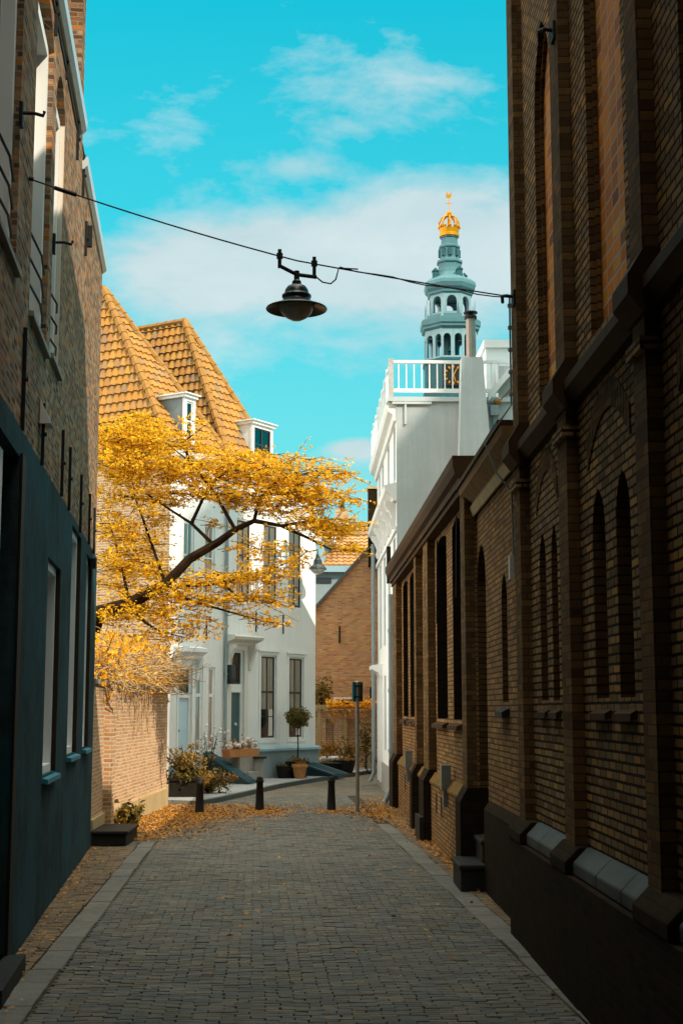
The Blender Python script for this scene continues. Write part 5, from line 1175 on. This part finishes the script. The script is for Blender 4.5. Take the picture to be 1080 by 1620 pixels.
limbs = [[tp_(338, 862, 30.1), tp_(303, 828, 30.3), tp_(272, 808, 30.5), tp_(230, 780, 30.8), tp_(190, 740, 31.2)], [tp_(402, 824, 29.9), tp_(410, 790, 29.9), tp_(440, 760, 29.8), tp_(500, 745, 29.6), tp_(545, 752, 29.5)],
         [tp_(262, 925, 30.3), tp_(240, 860, 30.8), tp_(215, 790, 31.2), tp_(200, 700, 31.4)], [tp_(205, 955, 30.5), tp_(190, 880, 31), tp_(165, 800, 31.4)], [tp_(372, 838, 30.0), tp_(340, 780, 30.3), tp_(300, 730, 30.5), tp_(262, 700, 30.6)],
         [tp_(262, 928, 30.3), tp_(330, 925, 29.9), tp_(400, 912, 29.6), tp_(455, 890, 29.4)], [tp_(446, 832, 29.7), tp_(485, 850, 29.6), tp_(520, 868, 29.5), tp_(560, 872, 29.4)], [tp_(303, 828, 30.3), tp_(330, 770, 30.2), tp_(370, 735, 30.0), tp_(400, 715, 29.9)],
         [tp_(262, 925, 30.3), tp_(300, 950, 30), tp_(370, 970, 29.8), tp_(425, 985, 29.6)], [tp_(205, 955, 30.5), tp_(230, 985, 30.2), tp_(255, 1000, 30), tp_(300, 1010, 29.9)], [tp_(230, 690, 31.2), tp_(220, 660, 31.3), tp_(215, 640, 31.3)],
         [tp_(300, 730, 30.5), tp_(290, 700, 30.5), tp_(325, 672, 30.3)], [tp_(340, 905, 30), tp_(370, 940, 29.8), tp_(385, 960, 29.7)]]
for L in limbs: limb(L, .045, .006, 6)
# sprays: (px, py, depth, half width, half height, half depth, leaves)
sprays = [(190, 690, 31, 50, 22, 1.0, 2600), (235, 700, 31, 50, 26, 1.1, 2600), (180, 735, 31, 45, 26, 1.2, 2800), (245, 740, 30.8, 60, 22, 1.2, 3000), (300, 745, 30.5, 50, 22, 1.1, 2400), (345, 735, 30.3, 45, 22, 1.0, 1900), (390, 745, 30.1, 45, 25, 1.0, 2300),
          (430, 755, 29.9, 45, 26, 1.0, 2400), (470, 770, 29.8, 40, 22, .8, 1800), (505, 750, 29.6, 35, 13, .6, 700), (540, 752, 29.5, 22, 6, .3, 160), (500, 790, 29.6, 35, 18, .7, 1300), (545, 785, 29.5, 24, 8, .4, 260), (425, 795, 29.8, 50, 20, .9, 2000), (370, 785, 30.1, 45, 20, .9, 1600),
          (320, 780, 30.4, 45, 14, .9, 900), (480, 825, 29.6, 40, 18, .7, 1300), (530, 830, 29.5, 35, 14, .6, 800), (545, 868, 29.4, 26, 7, .4, 330), (515, 850, 29.5, 26, 8, .4, 330), (205, 780, 31.1, 60, 20, 1.2, 2000), (265, 785, 30.8, 30, 14, 1, 600), (170, 830, 31.2, 25, 28, 1.1, 1300), (215, 850, 31, 50, 30, 1.0, 1500), (235, 815, 31, 30, 15, 1, 500),
          (175, 890, 31, 28, 22, .9, 1000), (225, 900, 30.8, 45, 18, .9, 1200), (165, 925, 30.8, 18, 12, .6, 300), (250, 935, 30.3, 35, 14, .7, 700), (175, 975, 30.6, 30, 14, .7, 700), (225, 965, 30.4, 40, 16, .7, 800), (290, 922, 30, 30, 12, .6, 600), (345, 915, 29.8, 40, 11, .6, 900), (395, 910, 29.6, 35, 9, .5, 620), (435, 900, 29.5, 28, 8, .4, 350), (455, 885, 29.4, 18, 6, .3, 130),
          (310, 945, 29.9, 40, 9, .6, 480), (365, 945, 29.7, 45, 9, .5, 360), (415, 945, 29.6, 30, 10, .4, 260), (425, 985, 29.6, 26, 12, .4, 220), (300, 985, 29.9, 35, 14, .5, 300), (250, 1000, 30, 30, 14, .5, 380), (190, 1010, 30.4, 38, 12, .5, 420), (385, 865, 29.9, 35, 22, .5, 380), (310, 895, 30.5, 35, 14, .4, 90), (330, 825, 30.6, 40, 12, .4, 110), (440, 870, 29.7, 35, 18, .5, 280),
          (215, 665, 31.2, 40, 10, .8, 700), (300, 705, 30.5, 28, 10, .6, 420), (290, 685, 30.4, 22, 5, .4, 160), (400, 722, 30, 35, 9, .6, 420), (455, 728, 29.8, 35, 9, .6, 380), (160, 700, 31, 20, 40, 1, 900), (490, 728, 29.6, 16, 8, .3, 120), (290, 665, 30.4, 24, 4, .3, 90), (330, 950, 29.8, 60, 26, .5, 420), (395, 960, 29.6, 50, 28, .5, 330), (430, 930, 29.5, 30, 30, .4, 260), (270, 970, 30, 50, 26, .6, 520), (190, 945, 30.6, 45, 26, .8, 700), (205, 1020, 30.3, 50, 16, .6, 520), (200, 870, 30.8, 40, 30, .9, 600), (400, 885, 29.7, 40, 20, .5, 160), (318, 1000, 29.9, 14, 14, .3, 70), (292, 1010, 29.9, 12, 10, .3, 50)]
lv = MB(); tw_ = MB()
for px, py, Y, hw, hh, hd, n in sprays:
    c = tp_(px, py, Y); sx = hw / 75.0; sz = hh / 75.0
    k = 0; per = 13; n *= .74 if n > 1200 else .92
    while k < n:
        # a short twig carrying a row of leaves
        while True:
            q = Vector((rnd.uniform(-1, 1), rnd.uniform(-1, 1), rnd.uniform(-1, 1)))
            if q.length < 1: break
        p0 = c + Vector((q.x * sx, q.y * hd, q.z * sz)); L = rnd.uniform(.28, .62)
        d = Vector((rnd.gauss(.65, .5), rnd.gauss(-.1, .55), rnd.gauss(.03, .18))).normalized() * L
        p1 = p0 + d + Vector((0, 0, -.06))
        if rnd.random() < .5: tw_.tube([p0 - d * .4, p0, p1], [.008, .006, .003], 3, False)
        for i in range(per):
            t = rnd.random(); p = p0.lerp(p1, t) + Vector((rnd.gauss(0, .03), rnd.gauss(0, .03), rnd.gauss(0, .02)))
            lv.leaf(p, .082, Vector((rnd.gauss(0, .6), rnd.gauss(0, .6), rnd.gauss(0, .35) + .8)), .5)
        k += per
wood.build('trunk', M['bark'], tr); lv.build('crown', M['leaf_gold'], tr); tw_.build('twigs', M['twig'], tr)

# ================================================================== vine on the garden wall
vn = thing('vine', 'tangle of dry vine stems and yellow leaves drooping over the top of the garden wall', 'vine', (-3.6, 29, 2.6))
V0 = Vector((-3.6, 29, 2.6)); st = MB(); lf = MB()
def wx(y): return -3.74 + (y - 25.6) * .0432 if y > 25.6 else -3.66 - (y - 23.5) * .038
for k in range(560):
    y = rnd.uniform(24.2, 32.8); p = Vector((wx(y) + rnd.uniform(-.35, .3), y, 2.76 + rnd.random() ** 1.5 * .5)); P = []
    d = Vector((rnd.gauss(.2, .5), rnd.gauss(.15, .8), rnd.gauss(0, .3))).normalized()
    for i in range(7):
        P.append(p - V0); p = p + d * .14; d = (d + Vector((rnd.gauss(0, .4), rnd.gauss(0, .45), rnd.gauss(-.05, .3)))).normalized()
        p.z = max(p.z, 2.5 + .1 * rnd.random())
    st.tube(P, [.011, .011, .010, .009, .008, .006, .004], 4, False)
for k in range(14):
    y = rnd.uniform(25.8, 32.4) if k > 5 else rnd.uniform(28, 30.5); x = wx(y) + .05; L = rnd.uniform(.3, 1.0); P = [Vector((x - .1, y, 2.75)) - V0, Vector((x + .08, y, 2.7)) - V0]
    for i in range(1, 7): P.append(Vector((x + .06 + rnd.gauss(0, .012), y + .1 * math.sin(i * .9 + k) * L, 2.65 - L * i / 6)) - V0)
    st.tube(P, .009, 4, False)
for k in range(3000):
    y = rnd.uniform(24.0, 32.9); h = rnd.random() ** 1.5
    p = Vector((wx(y) + rnd.gauss(.02, .22), y, 2.72 + h * .85 - (rnd.random() * .4 if rnd.random() < .10 else 0)))
    if p.z < 2.72: p.x = max(p.x, wx(y) + .1)
    lf.leaf(p - V0, .085, None, .6)
st.build('stems', M['drystem'], vn); lf.build('foliage', M['leaf_vine'], vn)
sh = thing('wall_shrub', 'small dark leafy shrub growing at the foot of the garden wall', 'shrub', (-3.45, 26.4, 0))
s, l = sprigs((0, 0, 0), 12, .75, .38, .13, 14); s.build('stem', M['twig'], sh); l.build('foliage', M['leaf_dark'], sh); foliage((0, 0, .25), .34, 170, .13, (1, 1, .8), .1).build('underplanting', M['leaf_olive'], sh)

# ================================================================== fallen leaves
lv = MB()
def litter(n, fx, fy, size=.052):
    n = int(n * 1.5)
    for k in range(n):
        y = fy(); x = fx(y); lv.leaf((x, y, rnd.uniform(.026, .055)), size * rnd.choice((.6, .8, 1, 1.2)), Vector((rnd.gauss(0, .28), rnd.gauss(0, .28), 1)), .6)
G = rnd.gauss
litter(7200, lambda y: wx(y) + .05 + abs(G(0, 1)) * (.55 + .10 * (y - 24)), lambda: rnd.uniform(24.3, 33.4))
litter(1900, lambda y: -2.45 + G(0, .36), lambda: 30.4 + G(0, .7))
litter(1100, lambda y: -1.12 + G(0, .27), lambda: 31.0 + G(0, .55))
litter(420, lambda y: .42 + G(0, .24), lambda: 31.1 + G(0, .4))
litter(1500, lambda y: 1.35 + G(0, .34), lambda: 30.9 + G(0, 1.5))
litter(1100, lambda y: min(1.95, line_r(y) + .22 + abs(G(0, .22))), lambda: 17.5 + abs(G(0, 7)))
litter(170, lambda y: rnd.uniform(-3, 1.6), lambda: rnd.uniform(13, 33))
litter(150, lambda y: rnd.uniform(line_l(y) - .6, line_r(y) + .4), lambda: rnd.uniform(8, 20), .055)
litter(260, lambda y: wall_l(y) + .04 + abs(G(0, .12)), lambda: rnd.uniform(10, 23.5), .045)
tag(lv.build('fallen_leaves', M['leaf_ground']), 'orange fallen leaves drifted along the walls and round the bollards', 'leaves', kind='stuff')
